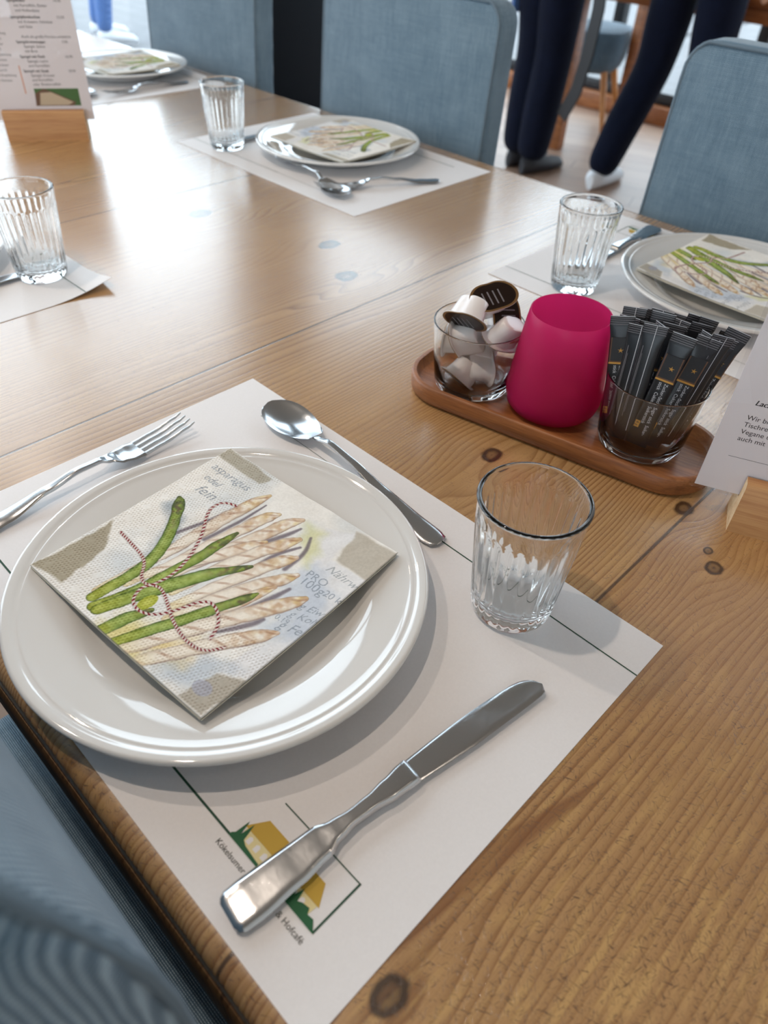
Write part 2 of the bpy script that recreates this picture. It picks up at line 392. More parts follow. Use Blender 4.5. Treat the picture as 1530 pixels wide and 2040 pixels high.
window('window_4', 'y', 3.08, Y1, X0-.05, 0.0, 3.30, [])
window('window_2', 'x', X0, 2.0, Y1+.05, 0.09, 3.30, [-2.05, -1.2, -.2, .9])
struct(MB().box(((X0+2.0)/2, Y1+.03, .045), (5.0, .16, .09), .004), 'trim_1', 'side_table_wood')
struct(MB().box(((X0+2.0)/2, Y1+.05, 3.425), (5.0, .1, .25), 0).box(((2.0+X1)/2+.05, Y1+.05, H/2), (X1-2.0+.1, .1, H), 0), 'wall_back', 'wall_paint')
struct(MB().box((X1+.05, (Y0+Y1)/2, H/2), (.1, Y1-Y0+.2, H), 0), 'wall_right', 'wall_paint')
struct(MB().box((X0/2-.5+.0, Y0-.05, H/2), (-(X0)-1.0+.0, .1, H), 0).box((2.7, Y0-.05, H/2), (1.0, .1, H), 0)
       .box((.6, Y0-.05, .35), (3.2, .1, .7), 0).box((.6, Y0-.05, 2.95), (3.2, .1, 1.2), 0), 'wall_front', 'wall_paint')
window('window_3', 'x', -1.0, 2.2, Y0-.05, 0.7, 2.35, [.1, 1.1])

# ------------------------------------------------------------------ pendant lamps
def pendant(i, x, y, z, p):
    t = thing('pendant_lamp', 'small black cone pendant lamp hanging above the %s' % ['near place setting', 'middle of the dining table', 'far left end of the dining table', 'right end of the dining table', 'walkway behind the chairs'][i],
              'lamp', (x, y, TZ+z), 0, 'pendant lamps over the tables')
    MB().lathe([(.010, .12), (.012, .115), (.05, .0), (.0485, .0), (.010, .112)], 32).build('lamp_shade', 'lamp_black', t)
    MB().tube([(0, 0, .118), (0, 0, H-TZ-z)], .003).build('cord', 'lamp_black', t)
    d = bpy.data.lights.new('bulb', 'POINT'); d.energy = p; d.color = LAMP_COLOR; d.shadow_soft_size = 0.018
    o = bpy.data.objects.new('bulb', d); COL.objects.link(o); o.parent = t; o.location = (0, 0, -.02)
for i, a in enumerate(LAMPS): pendant(i, *a)

# ------------------------------------------------------------------ dining table
tab = thing('dining_table', 'long pine dining table with worn wooden boards and knots', 'table', (0, 0, TZ))
TX0, TX1, TY0, TY1 = -2.05, 1.15, -0.0105, 0.979
mb = MB(); rings = []
prof = [(-.036, .004), (-.034, .001), (-.030, 0.0), (-.012, 0.0), (-.008, .0008), (-.0042, .0028), (-.0016, .0055), (-.0004, .009), (0.0, .013)]
for z, ins in prof: rings.append([(px, py, z) for px, py in [((TX0+TX1)/2 + a, (TY0+TY1)/2 + b) for a, b in rrect(TX1-TX0-2*ins, TY1-TY0-2*ins, .012, 5)]])
mb.loft(rings); mb.build('table_top', 'pine_boards', tab)
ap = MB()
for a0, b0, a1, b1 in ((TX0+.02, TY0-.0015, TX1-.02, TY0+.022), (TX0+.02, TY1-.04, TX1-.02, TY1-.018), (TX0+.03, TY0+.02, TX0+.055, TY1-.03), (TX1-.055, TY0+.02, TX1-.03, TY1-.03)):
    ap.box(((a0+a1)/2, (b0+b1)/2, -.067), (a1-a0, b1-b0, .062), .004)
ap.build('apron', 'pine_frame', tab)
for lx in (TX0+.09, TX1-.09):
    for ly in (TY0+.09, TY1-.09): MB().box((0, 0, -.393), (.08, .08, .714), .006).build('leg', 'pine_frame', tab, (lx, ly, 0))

# ------------------------------------------------------------------ paper placemats (A3) with print
mm = MB(); nx, ny = 42, 30
mm.add([(0.42*i/nx, 0.297*j/ny, .0006) for j in range(ny+1) for i in range(nx+1)], [(j*(nx+1)+i, j*(nx+1)+i+1, (j+1)*(nx+1)+i+1, (j+1)*(nx+1)+i) for j in range(ny) for i in range(nx)], 0)
mm.add([(0.42*i/nx, 0.297*j/ny, .0002) for j in range(ny+1) for i in range(nx+1)], [(j*(nx+1)+i, (j+1)*(nx+1)+i, (j+1)*(nx+1)+i+1, j*(nx+1)+i+1) for j in range(ny) for i in range(nx)], 0)
ed = [i for i in range(nx+1)] + [j*(nx+1)+nx for j in range(1, ny+1)] + [ny*(nx+1)+i for i in range(nx-1, -1, -1)] + [j*(nx+1) for j in range(ny-1, 0, -1)]
k = (nx+1)*(ny+1)
mm.f += [[a, ed[(i+1) % len(ed)], ed[(i+1) % len(ed)]+k, a+k] for i, a in enumerate(ed)]; mm.mi += [0]*len(ed); mm.sm += [False]*len(ed)
zp = .00078
def strip(x0, y0, x1, y1, wd, mi): 
    d = Vector((x1-x0, y1-y0)).normalized(); q = Vector((-d.y, d.x))*wd/2
    mm.poly([(x0+q.x, y0+q.y), (x0-q.x, y0-q.y), (x1-q.x, y1-q.y), (x1+q.x, y1+q.y)], zp, mi)
strip(.052, .2655, .20, .2645, .00045, 1); strip(.20, .2645, .42, .2643, .0009, 1)
strip(.05, .0303, .3262, .0303, .0013, 1); strip(.389, .030, .389, .0605, .0011, 1); strip(.3335, .0602, .3895, .0602, .0007, 1)
mm.poly([(.3285, .0385), (.3352, .0488), (.3772, .0486), (.3832, .0390)], zp, 3)                 # roof
mm.poly([(.3300, .0385), (.3820, .0389), (.3812, .0315), (.3310, .0308)], zp, 4)                 # walls
mm.poly([(.3352, .0488), (.3560, .0487), (.3535, .0388), (.3285, .0385)], zp+.0001, 3)
for q in range(8):
    xx = .3345 + q*.0056
    mm.poly([(xx, .0335), (xx+.0028, .0335), (xx+.0028, .0365), (xx+.0014, .0374), (xx, .0365)], zp+.0001, 0)
mm.poly([(.3262, .0297), (.3262, .0315), (.3276, .0330), (.3284, .0415), (.3302, .0340), (.3315, .0420), (.3336, .0335), (.3365, .0322), (.345, .0314), (.355, .0308), (.366, .0312),
         (.3680, .0345), (.3690, .0400), (.3705, .0350), (.3722, .0400), (.3738, .0340), (.3760, .0352), (.3800, .0360), (.3815, .0335), (.3850, .0340), (.3895, .0297)], zp+.0002, 2)
mm.text('Kökelsumer Bauernladen & Hofcafé', .3243, .0228, zp, width=.0645, mi=5)
mat0 = mm.build('placemat', ['mat_paper', 'print_green', 'print_forest', 'print_yellow', 'print_cream', 'print_dark'])
mat0.location = (0, 0, TZ)
tag(mat0, 'white paper placemat under the nearest plate, with yellow house logo', 'placemat', 'paper placemats on the dining table')
for lab, x, y, rz in (('white paper placemat under the plate in front of the middle chair', -.232, .943, PI+.0025), ('white paper placemat beside the magenta candle holder, partly behind the sugar sticks', .420, .943, PI),
                      ('white paper placemat under the farthest plate, beside the menu card', -.922, .946, PI-.01)):
    c = place(mat0, lab, (x, y, TZ), rz)
mc = mat0.copy(); mc.data = mat0.data.copy(); COL.objects.link(mc)        # the one with a lifted corner
for v in mc.data.vertices:
    d = (v.co.x - .42) + (v.co.y - .297)
    if d > -.075: v.co.z += ((d + .075)/.075)**2*.011
mc.location = (-.668, .002, TZ); mc['label'] = 'white paper placemat at the left frame edge with a lifted corner'

# ------------------------------------------------------------------ plates
pl = MB().lathe([(.0005, .0062), (.03, .0060), (.060, .0061), (.072, .0063), (.0765, .0067), (.0805, .0077), (.0845, .0094), (.0880, .0114), (.0915, .0133), (.0950, .0147), (.0985, .0157), (.106, .0176), (.115, .0196), (.1195, .0206),
                 (.1205, .0212), (.1212, .0211), (.1222, .0210), (.1240, .0217), (.1250, .0224), (.1262, .0226), (.1285, .0232), (.1300, .0230), (.1309, .0220), (.1310, .0208), (.1302, .0196), (.128, .0188),
                 (.115, .0158), (.095, .0118), (.0885, .0085), (.083, .0048), (.079, .0008), (.0765, .0004), (.0745, .0010), (.073, .0026), (.03, .0028), (.0005, .0028)], 128)
PZ = TZ + .0009
plate = pl.build('dinner_plate', 'porcelain'); plate.location = (.1986, .1217, PZ)
tag(plate, 'white round dinner plate nearest the camera, holding the large napkin', 'plate', 'white dinner plates')
PLS = [(-.446, .815), (.224, .816), (-1.105, .818)]
for (x, y), lab in zip(PLS, ('white round dinner plate in front of the middle chair', 'white round dinner plate in front of the right chair, behind the sugar sticks', 'white round dinner plate farthest away, right of the left menu card')):
    place(plate, lab, (x, y, PZ))

place(plate, 'white round dinner plate cut off by the left frame edge, behind a ribbed glass', (-.452, .135, PZ))

# ------------------------------------------------------------------ paper napkins with printed asparagus
SPEAR_W = [[(0.284, 0.09, 0.0106), (0.312, 0.402, 0.0213), (0.327, 0.654, 0.0255), (0.348, 0.823, 0.0255), (0.368, 0.899, 0.0085)], [(0.337, 0.189, 0.0128), (0.393, 0.463, 0.0234), (0.424, 0.679, 0.0255), (0.456, 0.808, 0.0255), (0.482, 0.844, 0.0085)], [(0.408, 0.253, 0.0128), (0.444, 0.472, 0.0234), (0.509, 0.684, 0.0255), (0.55, 0.833, 0.0277), (0.581, 0.883, 0.0106)], [(0.495, 0.28, 0.0128), (0.524, 0.481, 0.0234), (0.572, 0.624, 0.0255), (0.626, 0.741, 0.0277), (0.653, 0.793, 0.0106)], [(0.387, 0.269, 0.0128), (0.423, 0.438, 0.0213), (0.491, 0.563, 0.0255), (0.539, 0.656, 0.0255), (0.558, 0.696, 0.0085)], [(0.554, 0.233, 0.0149), (0.594, 0.419, 0.0234), (0.656, 0.599, 0.0255), (0.693, 0.679, 0.0255), (0.714, 0.714, 0.0106)], [(0.587, 0.183, 0.0149), (0.641, 0.377, 0.0255), (0.708, 0.521, 0.0255), (0.761, 0.604, 0.0255), (0.783, 0.648, 0.0106)], [(0.568, -0.043, 0.0191), (0.65, 0.132, 0.0255), (0.732, 0.297, 0.0277), (0.822, 0.463, 0.0298), (0.873, 0.544, 0.0255), (0.892, 0.584, 0.0106)], [(0.655, -0.022, 0.0191), (0.742, 0.126, 0.0255), (0.817, 0.245, 0.0277), (0.9, 0.361, 0.0255), (0.93, 0.403, 0.0085)], [(0.545, -0.006, 0.0191), (0.611, 0.097, 0.0234), (0.683, 0.316, 0.0255), (0.738, 0.48, 0.0213), (0.76, 0.551, 0.0106)]]
SPEAR_G = [[(0.304, 0.065, 0.0234), (0.312, 0.184, 0.0255), (0.311, 0.315, 0.0277), (0.246, 0.459, 0.0255), (0.17, 0.555, 0.0255), (0.116, 0.615, 0.0277), (0.094, 0.63, 0.0106)], [(0.343, 0.041, 0.0213), (0.389, 0.174, 0.0255), (0.405, 0.327, 0.0255), (0.423, 0.464, 0.0255), (0.427, 0.594, 0.0234), (0.432, 0.655, 0.0085)], [(0.368, 0.044, 0.0255), (0.417, 0.199, 0.0362), (0.469, 0.325, 0.0362), (0.53, 0.45, 0.0277), (0.589, 0.527, 0.0191), (0.616, 0.566, 0.0085)], [(0.46, 0.001, 0.0277), (0.478, 0.086, 0.0298), (0.503, 0.145, 0.0213), (0.512, 0.173, 0.0106)], [(0.535, -0.009, 0.0213), (0.587, 0.115, 0.0255), (0.646, 0.251, 0.0255), (0.687, 0.361, 0.0234), (0.726, 0.452, 0.0213), (0.737, 0.486, 0.0064)]]
GAPS = [[(0.361, 0.543, 0.0106), (0.39, 0.711, 0.0085), (0.4, 0.848, 0.0043)], [(0.431, 0.536, 0.0106), (0.503, 0.69, 0.0106), (0.526, 0.812, 0.0064)], [(0.535, 0.66, 0.0128), (0.595, 0.773, 0.0128), (0.614, 0.842, 0.0064)], [(0.627, 0.519, 0.0106), (0.636, 0.674, 0.0106), (0.687, 0.765, 0.0064)], [(0.752, 0.377, 0.0106), (0.791, 0.494, 0.0149), (0.812, 0.58, 0.0085)], [(0.767, 0.266, 0.0085), (0.835, 0.374, 0.0149), (0.846, 0.414, 0.0085)], [(0.243, 0.457, 0.0085), (0.3, 0.651, 0.0106), (0.324, 0.801, 0.0064)], [(0.724, 0.642, 0.0106), (0.726, 0.754, 0.0106), (0.682, 0.831, 0.0064)]]
TWINE = [[[0.09, 0.339], [0.187, 0.328], [0.271, 0.316], [0.311, 0.289], [0.339, 0.253], [0.378, 0.233], [0.41, 0.251], [0.446, 0.266], [0.508, 0.241], [0.601, 0.195], [0.69, 0.168], [0.763, 0.165], [0.809, 0.186], [0.84, 0.236]], [[0.309, 0.762], [0.267, 0.751], [0.238, 0.719], [0.247, 0.654], [0.334, 0.558], [0.396, 0.44], [0.424, 0.337], [0.41, 0.251], [0.392, 0.218], [0.409, 0.168], [0.443, 0.143], [0.496, 0.139], [0.545, 0.17], [0.581, 0.234], [0.599, 0.303], [0.635, 0.345], [0.691, 0.333], [0.748, 0.289], [0.773, 0.227]]]
POLY = {'tl': [[-0.0, 0.0], [0.02, 0.358], [0.125, 0.235], [0.164, 0.027]], 'tt': [[-0.0, 1.0], [0.295, 0.981], [0.278, 0.919], [-0.005, 0.933]], 'tr': [[1.0, 1.0], [0.803, 0.98], [0.838, 0.81], [1.031, 0.81]], 'tb': [[1.0, -0.0], [0.882, -0.0], [0.904, 0.145], [1.049, 0.216], [1.019, 0.27]], 'paper': [[0.688, 0.916], [0.818, 0.972], [0.819, 0.8], [1.031, 0.81], [1.033, 0.535], [1.049, 0.216], [0.909, 0.163], [0.906, 0.258], [0.964, 0.398], [0.903, 0.594], [0.786, 0.662]], 'blue1': [[0.761, 0.604], [0.823, 0.767], [0.957, 0.676], [1.033, 0.429], [0.911, 0.35]], 'blue2': [[0.706, 0.023], [0.828, 0.189], [0.924, 0.218], [0.901, 0.037], [0.809, 0.007]], 'shade': [[0.264, 0.34], [0.207, 0.485], [0.074, 0.577], [0.081, 0.627], [0.206, 0.566], [0.293, 0.442]], 'yel': [[0.604, 0.883], [0.708, 0.894], [0.797, 0.707], [0.711, 0.741]]}

def paint_napkin(N):
    rng = np.random.default_rng(3)
    S, T = np.meshgrid(np.linspace(0, 1, N), np.linspace(0, 1, N))
    def vn(f, fy=None):
        fy = fy or f; g = rng.random((fy + 2, f + 2)); x = S*f; y = T*fy; i = x.astype(int); j = y.astype(int); u = x - i; v = y - j
        u = u*u*(3-2*u); v = v*v*(3-2*v)
        return (g[j, i]*(1-u) + g[j, i+1]*u)*(1-v) + (g[j+1, i]*(1-u) + g[j+1, i+1]*u)*v
    def fbm(f): return (vn(f) + .5*vn(2*f) + .25*vn(4*f))/1.75
    n6, n20, n60, n150 = fbm(6), fbm(20), vn(60), vn(150)
    img = np.empty((N, N, 3)); img[:] = (236, 233, 227)
    img += ((n6 - .5)*22)[..., None]*np.array([.9, 1.0, 1.1])
    bl = np.clip((fbm(4) - .52)*3.2, 0, 1)[..., None]; img = img*(1 - .45*bl) + np.array((196, 208, 218))*.45*bl
    def sm(a, b, x): q = np.clip((x - a)/(b - a), 0, 1); return q*q*(3 - 2*q)
    def poly(P, soft=.012, wob=.02):
        s = S + (n20 - .5)*wob; t = T + (n6 - .5)*wob; ins = np.zeros_like(S, bool); dm = np.full_like(S, 9.)
        for (x0, y0), (x1, y1) in zip(P, P[1:] + P[:1]):
            c = ((y0 > t) != (y1 > t)) & (s < (x1 - x0)*(t - y0)/(y1 - y0 + 1e-12) + x0); ins ^= c
            dx, dy = x1 - x0, y1 - y0; q = np.clip(((s - x0)*dx + (t - y0)*dy)/(dx*dx + dy*dy), 0, 1)
            dm = np.minimum(dm, np.hypot(s - x0 - q*dx, t - y0 - q*dy))
        return sm(-soft, soft, np.where(ins, dm, -dm))
    def lay(col, a): 
        nonlocal img
        img = img*(1 - a[..., None]) + np.array(col)*a[..., None] if not isinstance(col, np.ndarray) or col.ndim == 1 else img*(1 - a[..., None]) + col*a[..., None]
    def stroke(P):                                    # signed offset, fraction along, local half width
        best = np.full_like(S, 9.); off = np.zeros_like(S); al = np.zeros_like(S); wd = np.full_like(S, .01)
        L = [0.]
        for a, b in zip(P, P[1:]): L.append(L[-1] + math.hypot(b[0]-a[0], b[1]-a[1]))
        for i, (a, b) in enumerate(zip(P, P[1:])):
            dx, dy = b[0]-a[0], b[1]-a[1]; q = np.clip(((S - a[0])*dx + (T - a[1])*dy)/(dx*dx + dy*dy), 0, 1)
            px, py = S - a[0] - q*dx, T - a[1] - q*dy; d = np.hypot(px, py); k = d < best
            best = np.where(k, d, best); off = np.where(k, np.sign(dx*py - dy*px)*d, off); al = np.where(k, (L[i] + q*(L[i+1]-L[i]))/L[-1], al)
            wd = np.where(k, a[2] + q*(b[2]-a[2]), wd)
        return best, off, al, wd
    def smooth(P, m=3):
        for _ in range(m):
            Q = [P[0]]
            for a, b in zip(P, P[1:]): Q += [tuple(.75*u + .25*v for u, v in zip(a, b)), tuple(.25*u + .75*v for u, v in zip(a, b))]
            P = Q + [P[-1]]
        return P
    lay((228, 228, 230), poly(POLY['paper'], .01)*.75)
    lay((180, 194, 214), poly(POLY['blue1'], .05, .12)*.55); lay((176, 190, 206), poly(POLY['blue2'], .05, .12)*.6)
    lay((150, 162, 172), poly(POLY['shade'], .03, .05)*.75); lay((206, 206, 140), poly(POLY['yel'], .03, .06)*.55)
    for k, c in (('tl', (158, 148, 126)), ('tt', (170, 164, 148)), ('tr', (186, 178, 164)), ('tb', (172, 164, 150))): lay(c, poly(POLY[k], .008, .03)*.85)
    lay((214, 196, 90), poly([(.40, -.02), (.62, -.02), (.66, .10), (.50, .13)], .05, .08)*.55)
    lay((226, 190, 110), poly([(.62, .0), (.80, .08), (.74, .20), (.62, .12)], .05, .08)*.45)
    def white(P):
        P = smooth([(a, b, c*1.28) for a, b, c in P], 2); d, o, al, wd = stroke(P); wob = 1 + (n20 - .5)*.35; r = d/(wd*wob)
        body = sm(1.08, .92, r); q = o/wd
        c = np.empty((N, N, 3)); c[:] = (240, 231, 217)
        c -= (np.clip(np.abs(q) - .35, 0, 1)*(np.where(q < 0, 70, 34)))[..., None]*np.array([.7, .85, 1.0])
        tip = sm(.45, .95, al)*np.clip(n60*1.6 - .35, 0, 1); c = c*(1 - .62*tip[..., None]) + np.array((176, 128, 86))*.62*tip[..., None]
        ty = sm(.7, 1, al)*np.clip(vn(40)*1.7 - .7, 0, 1); c = c*(1 - .6*ty[..., None]) + np.array((226, 202, 130))*.6*ty[..., None]
        sc = np.clip((np.sin(al*34 + q*2.2) - .72)*3.5, 0, 1)*np.clip(1.1 - np.abs(q - .1), 0, 1); c = c*(1 - .5*sc[..., None]) + np.array((150, 104, 78))*.5*sc[..., None]
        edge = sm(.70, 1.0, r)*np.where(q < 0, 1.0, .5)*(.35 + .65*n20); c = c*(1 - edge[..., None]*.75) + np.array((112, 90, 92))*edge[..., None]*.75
        yb = sm(.22, .0, al); c = c*(1 - .35*yb[..., None]) + np.array((224, 206, 130))*.35*yb[..., None]
        lay(c, body*.95)
    def green(P, dark=0.0):
        P = smooth(P, 2); d, o, al, wd = stroke(P); wob = 1 + (n20 - .5)*.3; r = d/(wd*wob); body = sm(1.08, .92, r); q = o/wd
        c = np.empty((N, N, 3)); c[:] = (150, 168, 86)
        c = c*(1 - .6*np.clip(np.abs(q), 0, 1)[..., None]**2) + np.array((70, 100, 44))*.6*np.clip(np.abs(q), 0, 1)[..., None]**2
        hi = np.clip(.45 - np.abs(q - .25), 0, 1)*1.5*n20*1.4; c = c*(1 - .6*hi[..., None]) + np.array((196, 206, 120))*.6*hi[..., None]
        yb = sm(.3, .0, al); c = c*(1 - .45*yb[..., None]) + np.array((190, 186, 70))*.45*yb[..., None]
        tp = sm(.62, .95, al)*np.clip(n60*1.8 - .5, 0, 1); c = c*(1 - .75*tp[..., None]) + np.array((52, 56, 40))*.75*tp[..., None]
        tq = sm(.6, .95, al)*np.clip(vn(70)*1.8 - 1.0, 0, 1); c = c*(1 - .7*tq[..., None]) + np.array((110, 54, 66))*.7*tq[..., None]
        e = sm(.75, 1.0, r)*.6; c = c*(1 - e[..., None]) + np.array((48, 66, 40))*e[..., None]
        c += ((n60 - .5)*36)[..., None]
        lay(c, body*.97)
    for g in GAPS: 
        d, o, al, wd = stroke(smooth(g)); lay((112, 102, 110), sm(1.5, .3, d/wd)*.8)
    for P in (SPEAR_W[0], SPEAR_W[1]): white(P)
    green(SPEAR_G[0])
    for P in (SPEAR_W[2], SPEAR_W[4], SPEAR_W[3]): white(P)
    green(SPEAR_G[1])
    for P in SPEAR_W[5:7]: white(P)
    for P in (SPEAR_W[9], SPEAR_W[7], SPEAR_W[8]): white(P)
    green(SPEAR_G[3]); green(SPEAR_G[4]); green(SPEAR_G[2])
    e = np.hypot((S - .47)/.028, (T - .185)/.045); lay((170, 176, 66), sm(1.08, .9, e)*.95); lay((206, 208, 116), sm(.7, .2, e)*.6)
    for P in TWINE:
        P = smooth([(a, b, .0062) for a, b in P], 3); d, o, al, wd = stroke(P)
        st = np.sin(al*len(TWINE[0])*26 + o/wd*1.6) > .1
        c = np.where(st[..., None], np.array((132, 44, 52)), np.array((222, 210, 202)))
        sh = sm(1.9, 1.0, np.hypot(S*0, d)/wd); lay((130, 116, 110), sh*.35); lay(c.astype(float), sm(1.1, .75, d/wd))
    # lettering
    def write(s, x, y, wdt, rot, col, shear=0.0, a=.7):
        v, f, wd = text_tris(s, shear); k = wdt/wd; ca, sa = math.cos(rot), math.sin(rot)
        P = [(x + (p[0]*ca - p[1]*sa)*k, y + (p[0]*sa + p[1]*ca)*k) for p in v]; msk = np.zeros((N, N), bool)
        for fc in f:
            for i in range(1, len(fc) - 1):
                A, B, C = P[fc[0]], P[fc[i]], P[fc[i+1]]
                x0, x1 = min(A[0], B[0], C[0]), max(A[0], B[0], C[0]); y0, y1 = min(A[1], B[1], C[1]), max(A[1], B[1], C[1])
                i0, i1 = max(0, int(x0*(N-1))), min(N-1, int(x1*(N-1)) + 1); j0, j1 = max(0, int(y0*(N-1))), min(N-1, int(y1*(N-1)) + 1)
                if i1 < i0 or j1 < j0: continue
                s_, t_ = S[j0:j1+1, i0:i1+1], T[j0:j1+1, i0:i1+1]
                e = [(Q[0]-R_[0])*(t_-R_[1]) - (Q[1]-R_[1])*(s_-R_[0]) for R_, Q in ((A, B), (B, C), (C, A))]
                msk[j0:j1+1, i0:i1+1] |= ((e[0] >= 0) & (e[1] >= 0) & (e[2] >= 0)) | ((e[0] <= 0) & (e[1] <= 0) & (e[2] <= 0))
        lay(col, msk*a)
    gb = (132, 142, 154)
    write('asparagus', .036, .852, .235, 0.0, gb, .2); write('edel', .062, .785, .10, -.05, gb, .3); write('fein', .098, .705, .11, 0.05, gb, .3)
    write('PRO', .805, .668, .10, .05, gb); write('100g', .812, .625, .115, .05, gb); write('Nährw', .842, .742, .165, -.03, (150, 156, 160), .4)
    write('20 kc', .925, .640, .10, .05, gb); write('g Eiw', .902, .535, .105, .25, gb, .4); write('g Koh', .90, .485, .115, .25, gb, .4); write('g Fe', .905, .42, .10, .25, gb, .4); write('0,19', .868, .445, .06, .1, gb)
    e = np.hypot((S - .915)/.04, (T - .075)/.03); lay((168, 170, 186), sm(1.05, .9, e)*.7)
    img = np.clip(img + ((n150 - .5)*10)[..., None], 0, 255)/255
    img = np.where(img <= .04045, img/12.92, ((img + .055)/1.055)**2.4)
    # embossed dots along two sides, with plain diamonds left out
    ps = S*74; pt = T*74
    dots = sm(.42, .16, np.hypot((ps + .5*(np.floor(pt) % 2)) % 1 - .5, pt % 1 - .5))
    dia = (np.abs(((S*11) % 1) - .5) + np.abs(((T*11) % 1) - .5)) < .24
    zone = np.clip(sm(.36, .32, S) + sm(.36, .32, T) , 0, 1)*(1 - dia*.95)
    return img, dots*zone, fbm(5), fbm(14)
NN = 460; ink, emb, nz1, nz2 = paint_napkin(NN); NS = .1645
gx, gy = np.meshgrid(np.linspace(0, NS, NN), np.linspace(0, NS, NN))
def drape(s, t):                                     # corners rest on the rim, the middle sags a little into the well
    r = np.hypot(s - .5, t - .5); return -.0030*np.exp(-(r/.38)**2) + .0012*np.clip(r - .5, 0, 1)*4
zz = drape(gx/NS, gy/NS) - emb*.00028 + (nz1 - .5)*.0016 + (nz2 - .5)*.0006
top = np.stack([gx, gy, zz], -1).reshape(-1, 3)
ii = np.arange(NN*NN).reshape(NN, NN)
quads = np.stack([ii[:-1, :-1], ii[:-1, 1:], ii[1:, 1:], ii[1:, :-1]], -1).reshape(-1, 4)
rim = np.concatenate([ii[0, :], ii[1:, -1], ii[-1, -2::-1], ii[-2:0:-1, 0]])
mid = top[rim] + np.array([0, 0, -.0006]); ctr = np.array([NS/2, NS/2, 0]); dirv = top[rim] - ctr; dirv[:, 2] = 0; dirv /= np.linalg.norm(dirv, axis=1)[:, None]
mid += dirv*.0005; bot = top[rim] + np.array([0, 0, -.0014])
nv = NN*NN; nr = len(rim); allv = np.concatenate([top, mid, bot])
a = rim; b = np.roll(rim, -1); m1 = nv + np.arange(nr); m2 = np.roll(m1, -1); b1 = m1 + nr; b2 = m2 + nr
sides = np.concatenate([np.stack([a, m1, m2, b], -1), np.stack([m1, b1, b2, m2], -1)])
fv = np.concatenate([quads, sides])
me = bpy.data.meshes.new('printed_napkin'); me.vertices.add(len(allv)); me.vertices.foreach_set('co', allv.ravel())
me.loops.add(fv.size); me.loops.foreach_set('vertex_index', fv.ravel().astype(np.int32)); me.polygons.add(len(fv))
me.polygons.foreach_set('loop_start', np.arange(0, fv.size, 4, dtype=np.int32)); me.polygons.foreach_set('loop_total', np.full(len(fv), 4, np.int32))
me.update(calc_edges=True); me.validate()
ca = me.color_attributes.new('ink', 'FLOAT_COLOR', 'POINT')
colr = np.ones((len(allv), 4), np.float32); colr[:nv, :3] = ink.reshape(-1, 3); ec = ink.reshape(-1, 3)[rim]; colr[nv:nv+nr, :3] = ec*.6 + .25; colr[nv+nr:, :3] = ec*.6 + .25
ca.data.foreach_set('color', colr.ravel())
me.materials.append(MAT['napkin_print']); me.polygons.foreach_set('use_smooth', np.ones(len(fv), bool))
nap = thing('paper_napkin', 'folded paper napkin printed with asparagus on the nearest plate', 'napkin', (.112, .038, TZ+.0235), math.radians(4.8), 'asparagus napkins on the plates')
fo = bpy.data.objects.new('printed_sheet', me); COL.objects.link(fo); fo.parent = nap
lay2 = MB(); K = 40
for kk, (ox, oy, z0, th) in enumerate(((.0002, -.0007, -.0026, .0011), (.0008, -.0002, -.0037, .0010))):
    g0 = []
    for j in range(K+1):
        for i in range(K+1): g0.append((ox + NS*i/K*.995, oy + NS*j/K*.995, float(drape(np.float64(i/K), np.float64(j/K)))))
    fs = [(j*(K+1)+i, j*(K+1)+i+1, (j+1)*(K+1)+i+1, (j+1)*(K+1)+i) for j in range(K) for i in range(K)]
    o0 = len(lay2.v); lay2.add([(p[0], p[1], p[2]+z0+th) for p in g0], fs); lay2.add([(p[0], p[1], p[2]+z0) for p in g0], [f[::-1] for f in fs])
    e2 = [i for i in range(K+1)] + [j*(K+1)+K for j in range(1, K+1)] + [K*(K+1)+i for i in range(K-1, -1, -1)] + [j*(K+1) for j in range(K-1, 0, -1)]
    for i, q in enumerate(e2):
        q2 = e2[(i+1) % len(e2)]; lay2.f.append([o0+q, o0+q2, o0+q2+len(g0), o0+q+len(g0)]); lay2.mi.append(0); lay2.sm.append(True)
lay2.build('folded_layers', 'napkin_edge', nap)
def napkin_at(cx, cy, deg, lab):
    a_ = math.radians(deg); ox = cx - (NS/2*math.cos(a_) - NS/2*math.sin(a_)); oy = cy - (NS/2*math.sin(a_) + NS/2*math.cos(a_))
    place(nap, lab, (ox, oy, TZ+.0235), a_)
napkin_at(-.438, .8185, 181.5, 'folded asparagus napkin on the plate before the middle chair')
napkin_at(.219, .826, -92.7, 'folded asparagus napkin on the plate before the right chair, tips pointing down')
napkin_at(-1.10, .82, 178, 'folded asparagus napkin on the farthest plate, beside the menu card')

# ------------------------------------------------------------------ cutlery: lofted along local +x, lying on z = 0
def ribbon(mb, stations, n=14, mi=0, T=None, cap=True):
    """stations: (x, y centre, half width, z of middle, cup height at edges, thickness)"""
    rings = []
    for x, yc, hw, z, cup, th in stations:
        up = []; dn = []
        for i in range(n + 1):
            u = -1 + 2*i/n; e = max(0.0, 1 - abs(u)**6)**.5
            up.append((x, yc + u*hw, z + cup*u*u + th*.5*e)); dn.append((x, yc + u*hw, z + cup*u*u - th*.5*e))
        rings.append(up + dn[::-1][1:-1])
    return mb.loft(rings, mi, True, cap, cap, T)
def interp(keys, n):
    ks = [k[0] for k in keys]; out = []
    for i in range(n + 1):
        t = i/n; t = ks[0] + (ks[-1] - ks[0])*t
        for a, b in zip(keys, keys[1:]):
            if t <= b[0] + 1e-9:
                u = (t - a[0])/(b[0] - a[0]); u = u*u*(3 - 2*u) if len(keys) > 2 else u
                out.append([t] + [p + (q - p)*u for p, q in zip(a[1:], b[1:])]); break
    return out
